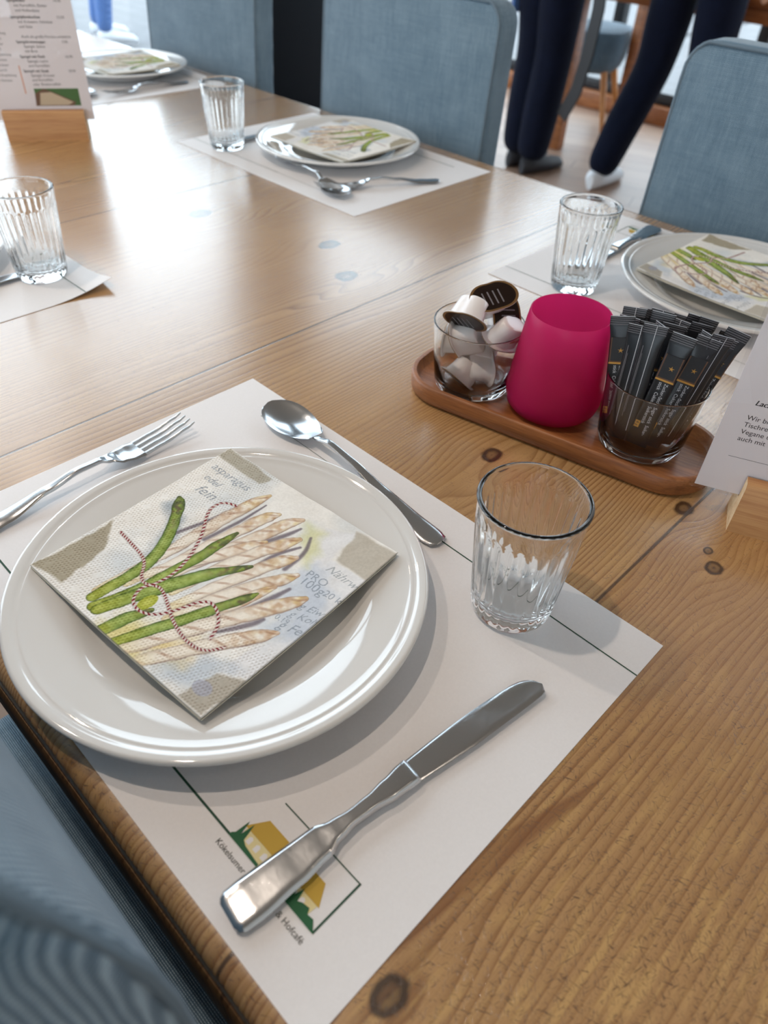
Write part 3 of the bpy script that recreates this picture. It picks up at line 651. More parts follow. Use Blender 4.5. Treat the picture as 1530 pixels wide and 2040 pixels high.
# spoon: bowl tip at x = 0, handle end at x = 0.213
spoon = thing('table_spoon', 'polished steel spoon lying above the nearest plate, bowl to the left', 'spoon', (.0505, .2775, TZ+.0009), math.radians(-4.6), 'steel spoons')
sk = []
for i in range(25):
    t = i/24; hw = .0195*math.sin(PI*min(1, (t**.72)*.93 + .004))**.62 if t > 0 else .0012
    hw = max(hw, .0030); sk.append((t*.066, 0, hw, .0078 - .0062*math.sin(PI*t**.9)**1.0 + .0045*max(0, t-.8)*5*.35, .0052*(hw/.0195)**2, .0016))
ribbon(MB(), sk, 18).build('bowl', 'steel', spoon)
hk = interp([(.0655, 0, .0030, .0086, 0, .0024), (.085, 0, .0030, .0135, 0, .0032), (.11, 0, .0034, .0125, .0, .0032), (.15, 0, .0056, .0075, -.0004, .0026), (.185, 0, .0085, .0035, -.0009, .0022), (.204, 0, .0094, .0028, -.001, .002), (.211, 0, .0078, .0028, -.0008, .002), (.2135, 0, .0035, .0028, -.0002, .0016)], 60)
ribbon(MB(), hk, 12).build('handle', 'steel', spoon)
# fork: tine tips at x = 0, handle end at 0.19
fork = thing('table_fork', 'polished steel fork lying left of the nearest plate', 'fork', (.0262, .2100, TZ+.0009), math.radians(-87.0), 'steel forks')
fm = MB()
for q in range(4):
    yy = -.0093 + .0062*q
    ribbon(fm, interp([(0, yy*1.0, .0007, .0105, 0, .0010), (.006, yy, .0012, .0085, 0, .0016), (.03, yy*.99, .0017, .0052, 0, .002), (.05, yy*.98, .0021, .0040, 0, .0022)], 16), 6)
ribbon(fm, interp([(.0485, 0, .0116, .0040, .0006, .0022), (.056, 0, .0118, .0040, .0012, .0022), (.066, 0, .0098, .0050, .0012, .0024), (.075, 0, .0055, .0085, .0004, .0028), (.083, 0, .0032, .0112, 0, .003)], 30), 14)
fm.build('fork_head', 'steel', fork)
hk = interp([(.0825, 0, .0032, .0112, 0, .003), (.10, 0, .0032, .0118, 0, .0034), (.125, 0, .0042, .0085, 0, .003), (.16, 0, .0078, .0040, -.0008, .0024), (.182, 0, .0092, .0028, -.001, .002), (.189, 0, .0078, .0028, -.0008, .002), (.1915, 0, .0035, .0028, 0, .0016)], 60)
ribbon(MB(), hk, 12).build('handle', 'steel', fork)
# knife: handle end at x = 0, blade tip at x = 0.209
knife = thing('table_knife', 'steel table knife lying right of the nearest plate across the house logo', 'knife', (.3578, .0062, TZ+.0010), math.radians(82.6), 'steel knives')
kb = interp([(0, .0003, .0070, .0030, 0, .0026), (.0012, .0003, .0092, .0031, 0, .0038), (.004, .0003, .0108, .0032, 0, .0046), (.012, .0004, .0112, .0034, 0, .0052), (.035, .0012, .0102, .0036, 0, .0058), (.052, .0022, .0090, .0038, 0, .0064), (.062, .0025, .0058, .0040, 0, .0070), (.072, .0026, .0042, .0042, 0, .0074), (.084, .0028, .0046, .0043, 0, .0074), (.096, .0030, .0064, .0044, 0, .0072), (.108, .0040, .0074, .0043, 0, .0068), (.1125, .0044, .0076, .0041, 0, .0058), (.1132, .0044, .0072, .004, 0, .003)], 90)
ribbon(MB(), kb, 14).build('handle', 'steel', knife)
bl = []
for i in range(49):
    t = i/48; x = .1125 + t*.0970
    top_ = .0112 + .0013*math.sin(PI*min(1, t*1.15)) ; botm = -.0030 - .0020*min(1, t*2.5)
    if t > .80: top_ -= .0105*(1 - math.sqrt(max(0, 1 - ((t - .80)/.20)**2.4)))
    if t > .955: botm += .0055*(1 - math.sqrt(max(0, 1 - ((t - .955)/.045)**2)))
    hw = max((top_ - botm)/2, .0006); bl.append((x, -(top_ + botm)/2*-1 if False else (top_ + botm)/2, hw, .0032, 0, .0020))
bm_ = MB(); ribbon(bm_, bl, 12)
bm_.build('blade', 'steel', knife)
def cut(o, lab, x, y, deg, dz=0): place(o, lab, (x, y, TZ+.0010+dz), math.radians(deg))
cut(spoon, 'steel spoon lying in front of the plate at the middle chair', -.282, .6775, 166.5); cut(fork, 'steel fork lying right of the plate at the middle chair', -.335, .668, 64)
cut(knife, 'dark steel knife lying beside the ribbed glass near the middle chair', -.590, .925, -90)
cut(knife, 'steel knife with its handle behind the glass of the right chair place', .062, .93, -91)
cut(fork, 'steel fork right of the right chair plate, by the right menu card', .372, .718, 97); cut(fork, 'steel fork in front of the farthest plate', -.960, .690, 93)
cut(spoon, 'steel spoon in front of the farthest plate', -.965, .668, 172); cut(knife, 'steel knife at the left frame edge beside the ribbed glass', -.322, .030, 92)

# ------------------------------------------------------------------ ribbed tumblers
def ribs(z, a):
    k = min(1, max(0, (z - .006)/.006))*min(1, max(0, (.0800 - z)/.004)); return 1 + k*(.022*abs(math.cos(a*14)) - .016)
RB, RT, GH = .0262, .0337, .0945
def ro(z): return RB + (RT - RB)*(z/GH)
prof = [(.0005, .0016), (.020, .0012), (.0235, .0004), (.0250, .0010), (.0260, .003)] + [(ro(z), z) for z in (.006, .008, .010, .012, .016, .024, .034, .044, .054, .064, .072, .076, .078, .080, .082, .086, .0915)] + \
       [(RT - .0015 + .00165*math.cos(PI*q/12), .0929 + .00165*math.sin(PI*q/12)) for q in range(13)] + [(ro(z) - .0029, z) for z in (.085, .07, .05, .03, .018)] + [(ro(.0125) - .0040, .0125), (ro(.01) - .008, .0098), (.010, .0090), (.0005, .0090)]
lathe_n = 224
pr_out = MB(); rings = []
for idx, (r, z) in enumerate(prof):
    outer = 3 <= idx <= 20
    rings.append([((r*(ribs(z, 2*PI*j/lathe_n) if outer else 1))*math.cos(2*PI*j/lathe_n), (r*(ribs(z, 2*PI*j/lathe_n) if outer else 1))*math.sin(2*PI*j/lathe_n), z) for j in range(lathe_n)])
pr_out.loft(rings)
tum = pr_out.build('ribbed_tumbler', 'clear_glass'); tum.location = (.3318, .2525, TZ+.0008)
tag(tum, 'clear ribbed water glass standing on the nearest placemat, right of the plate', 'glass', 'ribbed water glasses')
for lab, x, y in (('clear ribbed water glass behind the magenta candle holder', .0877, .6925), ('clear ribbed water glass left of the plate at the middle chair', -.577, .6925), ('clear ribbed water glass at the left frame edge on the lifted placemat', -.3225, .2550)):
    place(tum, lab, (x, y, TZ+.0008), random.random())

# ------------------------------------------------------------------ condiment tray with glasses
TA = math.radians(11.5); TC = Vector((.2295, .4505, TZ)); TL, TW = .276, .094
tray = MB()
def ring(w_, d_, r_, z): return [(p[0], p[1], z) for p in rrect(w_, d_, r_, 10)]
tray.loft([ring(TL-.010, TW-.010, .036, 0), ring(TL-.006, TW-.006, .038, .0006), ring(TL-.001, TW-.001, .041, .004), ring(TL, TW, .0415, .010), ring(TL, TW, .0415, .0168), ring(TL-.0012, TW-.0012, .041, .0182),
           ring(TL-.003, TW-.003, .040, .0188), ring(TL-.0085, TW-.0085, .0375, .0188), ring(TL-.010, TW-.010, .0368, .0178), ring(TL-.012, TW-.012, .036, .0125), ring(TL-.016, TW-.016, .034, .0098), ring(TL-.026, TW-.026, .029, .0090)])
tr = tray.build('serving_tray', 'acacia_tray'); tr.location = (TC.x, TC.y, TZ+.0002); tr.rotation_euler = (0, 0, TA)
tag(tr, 'long rounded brown wooden tray holding the candle holder and two glasses', 'tray')
ZT = TZ + .0094
# small straight glasses
sg = MB().lathe([(.0005, .0008), (.026, .0006), (.0305, .0002), (.0328, .0012), (.0342, .0035), (.0350, .008), (.0375, .035), (.0396, .0600)] + [(.0389 + .00078*math.cos(PI*q/10), .0609 + .00078*math.sin(PI*q/10)) for q in range(11)] + [(.0381, .0600), (.0360, .035), (.0336, .009), (.0318, .0062), (.028, .0052), (.0005, .0050)], 96)
cg = sg.build('condiment_glass', 'plain_glass'); cg.location = (.1485, .4325, ZT)
tag(cg, 'low clear glass on the tray filled with white creamer cups', 'glass', 'low condiment glasses on the tray')
place(cg, 'low clear glass on the tray filled with black sugar sticks', (.3000, .4680, ZT))
# magenta candle holder
ch = MB().lathe([(.0005, .0010), (.020, .0008), (.030, .0010), (.0355, .0030), (.0392, .0075), (.0408, .0140), (.0410, .0200), (.0400, .0330), (.0372, .0580), (.0344, .0800), (.0328, .0900), (.0324, .0905), (.0319, .0902), (.0318, .0895), (.0334, .0795), (.0361, .0575), (.0388, .0330), (.0397, .0205), (.0393, .0145), (.0375, .0090), (.034, .0062), (.028, .0052), (.0005, .0050)], 96)
cho = ch.build('candle_holder', 'magenta_frosted'); cho.location = (.2200, .4548, ZT)
tag(cho, 'frosted magenta glass candle holder in the middle of the tray', 'candle holder')
tl = thing('tealight', 'white tealight candle standing inside the magenta candle holder', 'candle', (.2200, .4548, ZT+.0052))
MB().lathe([(.0005, 0), (.0185, 0), (.019, .001), (.019, .0145), (.0182, .015), (.0175, .0135), (.0005, .013)], 48).build('wax', 'candle_wax', tl)
MB().tube([(0, 0, .013), (.0004, 0, .018), (.0014, .0004, .021)], .0006).build('wick', 'wick', tl)

# creamer portions: kidney shaped lid, tapered cup; local +z goes out through the lid
def kidney(R, n=48):
    P = []
    for i in range(n):
        a_ = 2*PI*i/n; r = R*(1 + .10*math.cos(2*a_) - .20*math.exp(-((a_ - PI/2)/.55)**2) + .05*math.cos(a_*3 + PI/2)); P.append((r*math.cos(a_)*1.12, r*math.sin(a_)*.92))
    return P
def kr(R, z): return [(p[0], p[1], z) for p in kidney(R)]
creamer = thing('creamer_cup', 'white coffee creamer cup on top of the pile, lid facing back', 'creamer', (0, 0, 0), 0, 'coffee creamers in the glass')
MB().loft([kr(.0075, -.0205), kr(.0105, -.0202), kr(.0118, -.0188), kr(.0128, -.010), kr(.0140, -.0022), kr(.0146, -.0012), kr(.0178, -.0008), kr(.0182, -.0003), kr(.0178, 0)]).build('cup', 'creamer_white', creamer)
cl = MB().loft([kr(.0180, .0001), kr(.0181, .0004), kr(.0164, .00045)], 0).loft([kr(.0160, .0004), kr(.0160, .0006)], 1)
for q in range(4): cl.box((-.009 + q*.005, -.002, .00065), (.0012, .013, .0001), 0, 2)
cl.build('foil_lid', ['lid_gold', 'lid_brown', 'print_grey'], creamer)
IR, IU, IC = Vector((.71, .70, .04)), Vector((-.5, .46, .74)), Vector((.51, -.72, .48))
CR = [((.1450, .4190, .0830), (-.45, -.85, .10), 20, 'white coffee creamer cup on top of the pile, leaning left over the rim'),
      ((.1510, .4400, .0870), (.20, .45, .80), 15, 'coffee creamer at the back of the glass, brown lid up with printed lines'),
      ((.1590, .4490, .0700), (.35, .25, .80), 80, 'coffee creamer with brown lid between two white cups'),
      ((.1700, .4430, .0660), (-.55, -.50, -.60), 40, 'white coffee creamer cup on the right, leaning on the magenta holder'),
      ((.1450, .4240, .0560), (-.85, -.10, -.45), 60, 'white coffee creamer cup in the middle of the glass, base up front'),
      ((.1285, .4290, .0480), (-.95, .15, -.20), 0, 'white coffee creamer cup along the left inside of the glass'),
      ((.1480, .4180, .0250), (-.62, -.75, -.05), 100, 'white coffee creamer cup lying at the bottom front of the glass'),
      ((.1545, .4320, .0310), (.92, -.05, -.30), 30, 'white coffee creamer cup standing on edge at the bottom right'),
      ((.1470, .4410, .0420), (.1, .9, -.3), 10, 'white coffee creamer cup buried at the back of the glass')]
for i, (ctr_, ax, roll, lab) in enumerate(CR):
    c = creamer if i == 0 else copy_tree(creamer)
    zv = (IR*ax[0] + IU*ax[1] + IC*ax[2]).normalized(); q_ = zv.to_track_quat('Z', 'Y') @ Matrix.Rotation(math.radians(roll), 4, 'Z').to_quaternion()
    c.rotation_euler = q_.to_euler(); c.location = Vector(ctr_) + Vector((0, 0, TZ)) + zv*.009; c['label'] = lab

# sugar sticks: local z up, width along x, printed face towards -y
def stick(front, name='sugar_stick'):
    m_ = MB(); L_ = .096; rings = []
    for z, hw, ht in ((0, .0082, .0003), (.0075, .0082, .0004), (.0085, .0080, .0006), (.016, .0072, .0021), (.03, .0070, .0024), (.066, .0070, .0024), (.080, .0072, .0021), (.0872, .0080, .0006), (.0882, .0083, .0004), (L_, .0083, .0003)):
        rg = []
        for q in range(20):
            a_ = 2*PI*q/20; cx = abs(math.cos(a_))**.75*math.copysign(1, math.cos(a_)); rg.append((hw*cx, ht*math.sin(a_), z))
        rings.append(rg)
    m_.loft(rings, 0)
    Ty = Matrix.Translation((0, -.0026, 0)) @ Matrix.Rotation(PI/2, 4, 'X')         # decal plane: local (x, z)
    Te = Matrix.Translation((0, -.00055, 0)) @ Matrix.Rotation(PI/2, 4, 'X')
    for q in range(4): m_.poly([(-.0080, .0895+q*.0016), (.0080, .0895+q*.0016), (.0080, .0899+q*.0016), (-.0080, .0899+q*.0016)], 0, 4, Te)
    m_.poly([(-.0083, .0956), (.0083, .0956), (.0083, .0960), (-.0083, .0960)], 0, 3, Te)
    if front:
        m_.poly([(-.0062, .060), (.0062, .060), (.0062, .080), (-.0062, .080)], 0, 2, Ty)
        m_.poly([(-.0054, .0615), (.0054, .0615), (.0054, .080), (-.0054, .080)], -.0000, 0, Matrix.Translation((0, -.0001, 0)) @ Ty)
        m_.poly([(-.0064, .0590), (.0064, .0590), (.0064, .0604), (-.0064, .0604)], .0001, 1, Ty)
        for q in range(5):
            a0 = PI/2 + q*2*PI/5; m_.poly([(.001+.0022*math.cos(a0), .070+.0022*math.sin(a0)), (.001+.0007*math.cos(a0+.6), .070+.0007*math.sin(a0+.6)), (.001, .070), (.001+.0007*math.cos(a0-.6), .070+.0007*math.sin(a0-.6))], .0003, 1, Ty)
        m_.text('Zucker-Stick  Sugar stick  Suiker-', .0012, .058, .0002, width=.046, mi=3, rot=-PI/2, T=Ty)
        m_.text('stick  Cukier  Suikerstick', -.0026, .058, .0002, width=.036, mi=3, rot=-PI/2, T=Ty)
        m_.poly([(-.0064, .0175), (-.0030, .0175), (-.0030, .0235), (-.0064, .0235)], .0001, 1, Ty)
        m_.text('4 g', -.0058, .0226, .0002, width=.0040, mi=0, rot=-PI/2, T=Ty)
    else:
        m_.poly([(.0006, .010), (.0010, .010), (.0010, .0958), (.0006, .0958)], .0, 3, Ty)
        m_.poly([(-.0048, .022), (-.0044, .022), (-.0044, .080), (-.0048, .080)], .0, 4, Ty)
        m_.poly([(-.0040, .026), (-.0037, .026), (-.0037, .074), (-.0040, .074)], .0, 4, Ty)
    return m_.build(name, ['stick_black', 'stick_gold', 'stick_bronze', 'stick_text', 'print_grey'])
sa = stick(True); sb = stick(False)
# (top x, top y, front face?, yaw deg of the flat side, label)
ST = [(.2670, .4560, 1, 30, 'at the left front, text side out beside the magenta holder'), (.2770, .4570, 0, 15, 'second from the left at the front, half hidden'),
      (.2925, .4590, 0, 8, 'at the front centre, plain side with one thin line out'), (.3085, .4620, 1, 20, 'at the front right of centre with orange edged label'),
      (.3205, .4730, 1, 40, 'short and right of the orange labelled one'), (.3300, .4860, 0, 50, 'at the right front, leaning right with one thin line'),
      (.2870, .4650, 0, -30, 'folded flap behind the front centre'), (.2925, .4720, 1, 35, 'in the middle of the bundle'), (.2780, .4700, 1, 20, 'in the middle left of the bundle'),
      (.2620, .4820, 0, 25, 'at the left back with a striped crimp'), (.2660, .4920, 1, 60, 'at the far left back'), (.2740, .4990, 0, 10, 'at the back, tallest of the left group'),
      (.2830, .5040, 1, 30, 'at the back centre with a flat dark top'), (.2900, .4940, 0, 5, 'right of the back centre'), (.2830, .4850, 1, 15, 'in front of the back row with a gold emblem'),
      (.2975, .5030, 0, 70, 'seen edge on behind the middle'), (.3060, .5100, 1, 40, 'at the right back with a broad striped crimp'), (.3090, .5010, 1, 50, 'right back, gold emblem leaning right'),
      (.3220, .5100, 0, 75, 'at the far right back, thin and upright'), (.3310, .5080, 1, 35, 'farthest right, tilted outwards'), (.2655, .4660, 1, 5, 'on the left behind the first, dark bent top'),
      (.3280, .4970, 0, 45, 'on the right with a blue striped crimp'), (.3170, .4870, 1, -20, 'right of the middle with a bent flap')]
for i, (x, y, fr_, yaw, lab) in enumerate(ST):
    o = (sa if fr_ else sb); first = (i == 0 or i == 1)
    c = o if first else o.copy()
    if not first: COL.objects.link(c)
    bx = .3000 + (x - .2985)*.66; by = .4680 + (y - .4795)*.60 - .012; rb_ = math.hypot(bx - .3, by - .468); kb_ = min(1.0, .0275/max(rb_, 1e-6)); bx = .3 + (bx - .3)*kb_; by = .468 + (by - .468)*kb_; zb = ZT + .0062
    d = Vector((x - bx + random.uniform(-.004, .004), y - by + random.uniform(-.004, .004), .092)).normalized()
    yaw += random.uniform(-14, 14); yv = Vector((math.sin(math.radians(yaw)), -math.cos(math.radians(yaw)), 0))      # printed face direction
    yv = -(yv - d*yv.dot(d)).normalized(); xv = yv.cross(d)
    kx_ = 1.14 - .06*random.random(); c.matrix_world = Matrix(((xv.x*kx_, yv.x, d.x, bx), (xv.y*kx_, yv.y, d.y, by), (xv.z*kx_, yv.z, d.z, zb + random.random()*.006), (0, 0, 0, 1)))
    tag(c, 'black sugar stick ' + lab, 'sugar stick', 'black sugar sticks in the glass')

# ------------------------------------------------------------------ menu cards in wooden blocks
def menu(loc, ang, blk_lab, card_lab, left):
    L_ = .121; bk = MB()
    prof_ = [(0, 0), (.0, .0015), (.0015, .0395), (.0040, .0425), (.0125, .0430), (.0125, .024), (.0165, .024), (.0165, .0430), (.030, .0430), (.0325, .041), (.034, .0)]
    bk.loft([[(0.0, p[0], p[1]) for p in prof_], [(L_, p[0], p[1]) for p in prof_]], 0, False, False, False)
    e = [(0, 1, 2, 3, 4, 5), (0, 5, 6, 10), (6, 7, 8, 9, 10)]
    bk.add([(0.0, p[0], p[1]) for p in prof_], [f for f in e], 1, False); bk.add([(L_, p[0], p[1]) for p in prof_], [f[::-1] for f in e], 1, False)
    b = bk.build('card_holder', ['beech_block', 'beech_end'], None, loc, (0, 0, ang)); tag(b, blk_lab, 'card holder', 'wooden menu card holders')
    W_, H_ = (.150, .214); x0 = -.0345 if not left else -.0124; z0 = .0245 if left else .0215
    ca_ = thing('menu_card', card_lab, 'menu', loc, ang, 'laminated menu cards')
    MB().box((x0 + W_/2, .0145, z0 + H_/2), (W_, .0009, H_), .0003).build('lamination', 'lamination_film', ca_)
    cm = MB().box((x0 + W_/2, .0145, z0 + H_/2), (W_ - .006, .0004, H_ - .006), 0)
    Tc = Matrix.Translation((x0, .0145 - .00026, z0)) @ Matrix.Rotation(PI/2, 4, 'X'); ex = x0
    if left:
        rows = [(.186, 'Spargelsuppe', '6,50', 1), (.180, 'mit Einlage', '', 0), (.172, 'Spargelsalat', '9,80', 1), (.166, 'mit Ei und Schinken', '', 0), (.158, 'Spargelteller', '14,90', 1), (.152, 'mit Kartoffeln, Butter', '', 0), (.146, 'und Hollandaise', '', 0),
                (.138, 'Spargelpfannkuchen', '12,50', 1), (.132, 'mit Kräutern, Schinken', '', 0), (.126, 'und Salat', '', 0), (.1135, 'Auch als große Portion erhältlich', '', 0), (.107, 'Spargelcremesuppe', '7,90', 1), (.101, 'Spargel, Sahne', '', 0), (.095, 'mit Brot', '', 0), (.088, 'Spargel mit Fisch', '16,90', 1),
                (.082, 'Spargel, Lachs', '', 0), (.076, 'und Kartoffeln', '', 0), (.069, 'Spargel mit Steak', '18,90', 1), (.063, 'Spargel, Kräuter', '', 0), (.057, 'und Kartoffeln', '', 0), (.051, 'oder Bratkartoffeln', '', 0)]
        for yy, t_, pr_, bd in rows:
            cm.text(t_, .058 if bd else .067, yy, 0, size=.0052, mi=1, T=Tc, bold=.03 if bd else 0)
            if pr_: cm.text(pr_, .122, yy, 0, size=.0050, mi=1, T=Tc)
        for q in range(20): cm.text(('Frische Kräuter', 'Butter und Ei', 'Unsere Empfehlung', 'Saison Gemüse')[q % 4], .010, .186 - q*.0068, 0, size=.0046, mi=1, T=Tc)
        cm.poly([(.0525, .040), (.0538, .040), (.0538, .078), (.0525, .078)], 0, 2, Tc)
        cm.poly([(.066, .023), (.131, .023), (.131, .047), (.066, .047)], 0, 4, Tc)
        cm.poly([(.064, .023), (.066, .040), (.080, .047), (.098, .040), (.124, .028), (.120, .023)], .0001, 3, Tc); cm.poly([(.070, .024), (.074, .041), (.090, .042), (.120, .028), (.112, .024)], .0002, 5, Tc)
    else:
        cm.text('Lachs', .0185, .0775, 0, size=.0056, mi=1, T=Tc, shear=.25, bold=.025)
        for yy, t_ in ((.0655, 'Wir bitten um'), (.0597, 'Tischreservierung.'), (.0539, 'Vegane und vegetarische'), (.0481, 'auch mit vorheriger')): cm.text(t_, .0174, yy, 0, size=.0053, mi=1, T=Tc)
        cm.poly([(.0165, .0338), (.125, .0338), (.125, .0341), (.0165, .0341)], 0, 1, Tc)
    cm.build('printed_sheet', ['card_paper', 'print_black', 'print_orange', 'print_brown', 'print_leaf', 'print_beige'], ca_)
aR = math.atan2(.0116, .0275); aL = math.atan2(.102, .066)
menu((.3993, .4305, TZ), aR, 'light wooden block at the right frame edge, right of the tray', 'laminated card at the right frame edge beside the sugar sticks', False)
dL = Vector((math.cos(aL), math.sin(aL))); sL = Vector((-.739, .539)) - dL*.121
menu((sL.x, sL.y, TZ), aL, 'wooden block at the upper left, holding the menu page', 'laminated menu page with food photo at the upper left', True)

# ------------------------------------------------------------------ upholstered chairs (front of the backrest faces -y)
CW = .405
def chair_parts(t, top_=.957, near=False):
    m_ = MB(); rings = []
    def hwid(z):                                            # half width shrinks inside the rounded top corners
        r = .038; return CW/2 - (r - math.sqrt(max(0, r*r - (z - top_ + r)**2)) if z > top_ - r else 0)
    bw = .003 if near else .006
    def lean(z):
        if near: return .0185 + .0045*max(0, (z - .87)/.06)**1.3*(1 if z < .93 else 1) + 2.2*max(0, z - .925)**2
        return .024*max(0, (z - .45)/.5)**1.5
    zs = [.40, .42, .50, .58, .66, .74, .80, .84, .87] + [top_ - q for q in (.07, .055, .040, .030, .022, .015, .010, .006, .003, .001, 0)]
    for z in zs:
        hw = hwid(z); th = .048 if z < top_ - .012 else .048 - (z - top_ + .012)*1.2; pts = []
        for px, py in rrect(2*hw, th, min(.009, th*.45), 5):
            bow = bw*(1 - (px/(CW/2))**2)
            pts.append((px, py + lean(z) - bow*(1 if py < 0 else .3) + .024, z))
        rings.append(pts)
    bk_ = m_.loft(rings).build('backrest', 'chair_fabric', t)
    pp = [(z, hwid(z) - .004) for z in (.40, .50, .60, .70, .78, .84, .88, .91)] + [(top_ - q, hwid(top_ - q) - .004) for q in (.03, .02, .012, .006, .003)]
    path = [(-a_, b_) for b_, a_ in pp] + [(a_, b_) for b_, a_ in pp[::-1]]
    MB().tube([(a_, .0012 + lean(b_) - bw*(1 - (a_/(CW/2))**2), b_) for a_, b_ in path], .0024, 6).build('piping', 'seam_thread', bk_)
    s_ = MB(); s_.box((0, -.19, .425), (.53 if near else .46, .46, .09), .03, 0, 5); s_.build('seat', 'seat_fabric', t)
    for sx_ in (-1, 1):
        for y_ in (-.37, .01):
            MB().tube([(sx_*.185, y_, .39), (sx_*.188, y_ - (.01 if y_ < 0 else -.03), .0)], [.022, .015], 12).build('leg', 'leg_black', t)
ch0 = thing('dining_chair', 'blue grey upholstered chair behind the plate in the middle', 'chair', (-.509, 1.0, 0), 0, 'upholstered dining chairs')
chair_parts(ch0)
place(ch0, 'blue grey upholstered chair at the upper right, with rounded top corner in view', (.196, 1.0, 0), 0); place(ch0, 'blue grey upholstered chair on the left behind the farthest plate', (-1.112, 1.0, 0), 0)
nc = thing('dining_chair', 'blue grey upholstered chair at the lower left, close to the near table edge', 'chair', (.2085, -.0125, 0), PI, 'upholstered dining chairs')
chair_parts(nc, 1.0, True)

def sup(w_, d_, e_, n_=64):
    P = []
    for i in range(n_):
        a_ = 2*PI*i/n_; c_, s_ = math.cos(a_), math.sin(a_); k_ = (abs(c_)**e_ + abs(s_)**e_)**(-1/e_); P.append((w_/2*k_*c_, d_/2*k_*s_))
    return P
# ------------------------------------------------------------------ background furniture
t2 = thing('side_table', 'brown wooden table in the background above the standing people', 'table', (-1.05, 3.85, 0))
MB().box((0, 0, .735), (1.5, .76, .03), .005).build('table_top', 'side_table_wood', t2)
f_ = MB()
for a0, b0, a1, b1 in ((-.70, -.34, .70, -.315), (-.70, .315, .70, .34), (-.71, -.32, -.685, .32), (.685, -.32, .71, .32)): f_.box(((a0+a1)/2, (b0+b1)/2, .69), (a1-a0, b1-b0, .06), .003)
f_.build('apron', 'side_table_wood', t2)
for sx_ in (-.68, .35):
    for sy_ in (-.31, .31): MB().box((sx_, sy_, .33), (.06, .06, .66), .004).build('leg', 'side_table_wood', t2)
st = thing('tub_chair', 'grey blue upholstered seat with splayed oak legs behind the standing people', 'chair', (-1.98, 4.10, 0), math.radians(20))
MB().loft([[(p[0], p[1], z) for p in sup(.40*k_, .40*k_, 3.2)] for z, k_ in ((.27, .80), (.29, .92), (.33, 1.0), (.40, 1.06), (.44, 1.06), (.462, 1.0), (.47, .85), (.472, .4))]).build('seat', 'stool_fabric', st)
for sx_ in (-1, 1):
    for sy_ in (-1, 1): MB().tube([(sx_*.13, sy_*.13, .29), (sx_*.20, sy_*.20, 0)], [.02, .012], 10).build('leg', 'oak_leg', st)

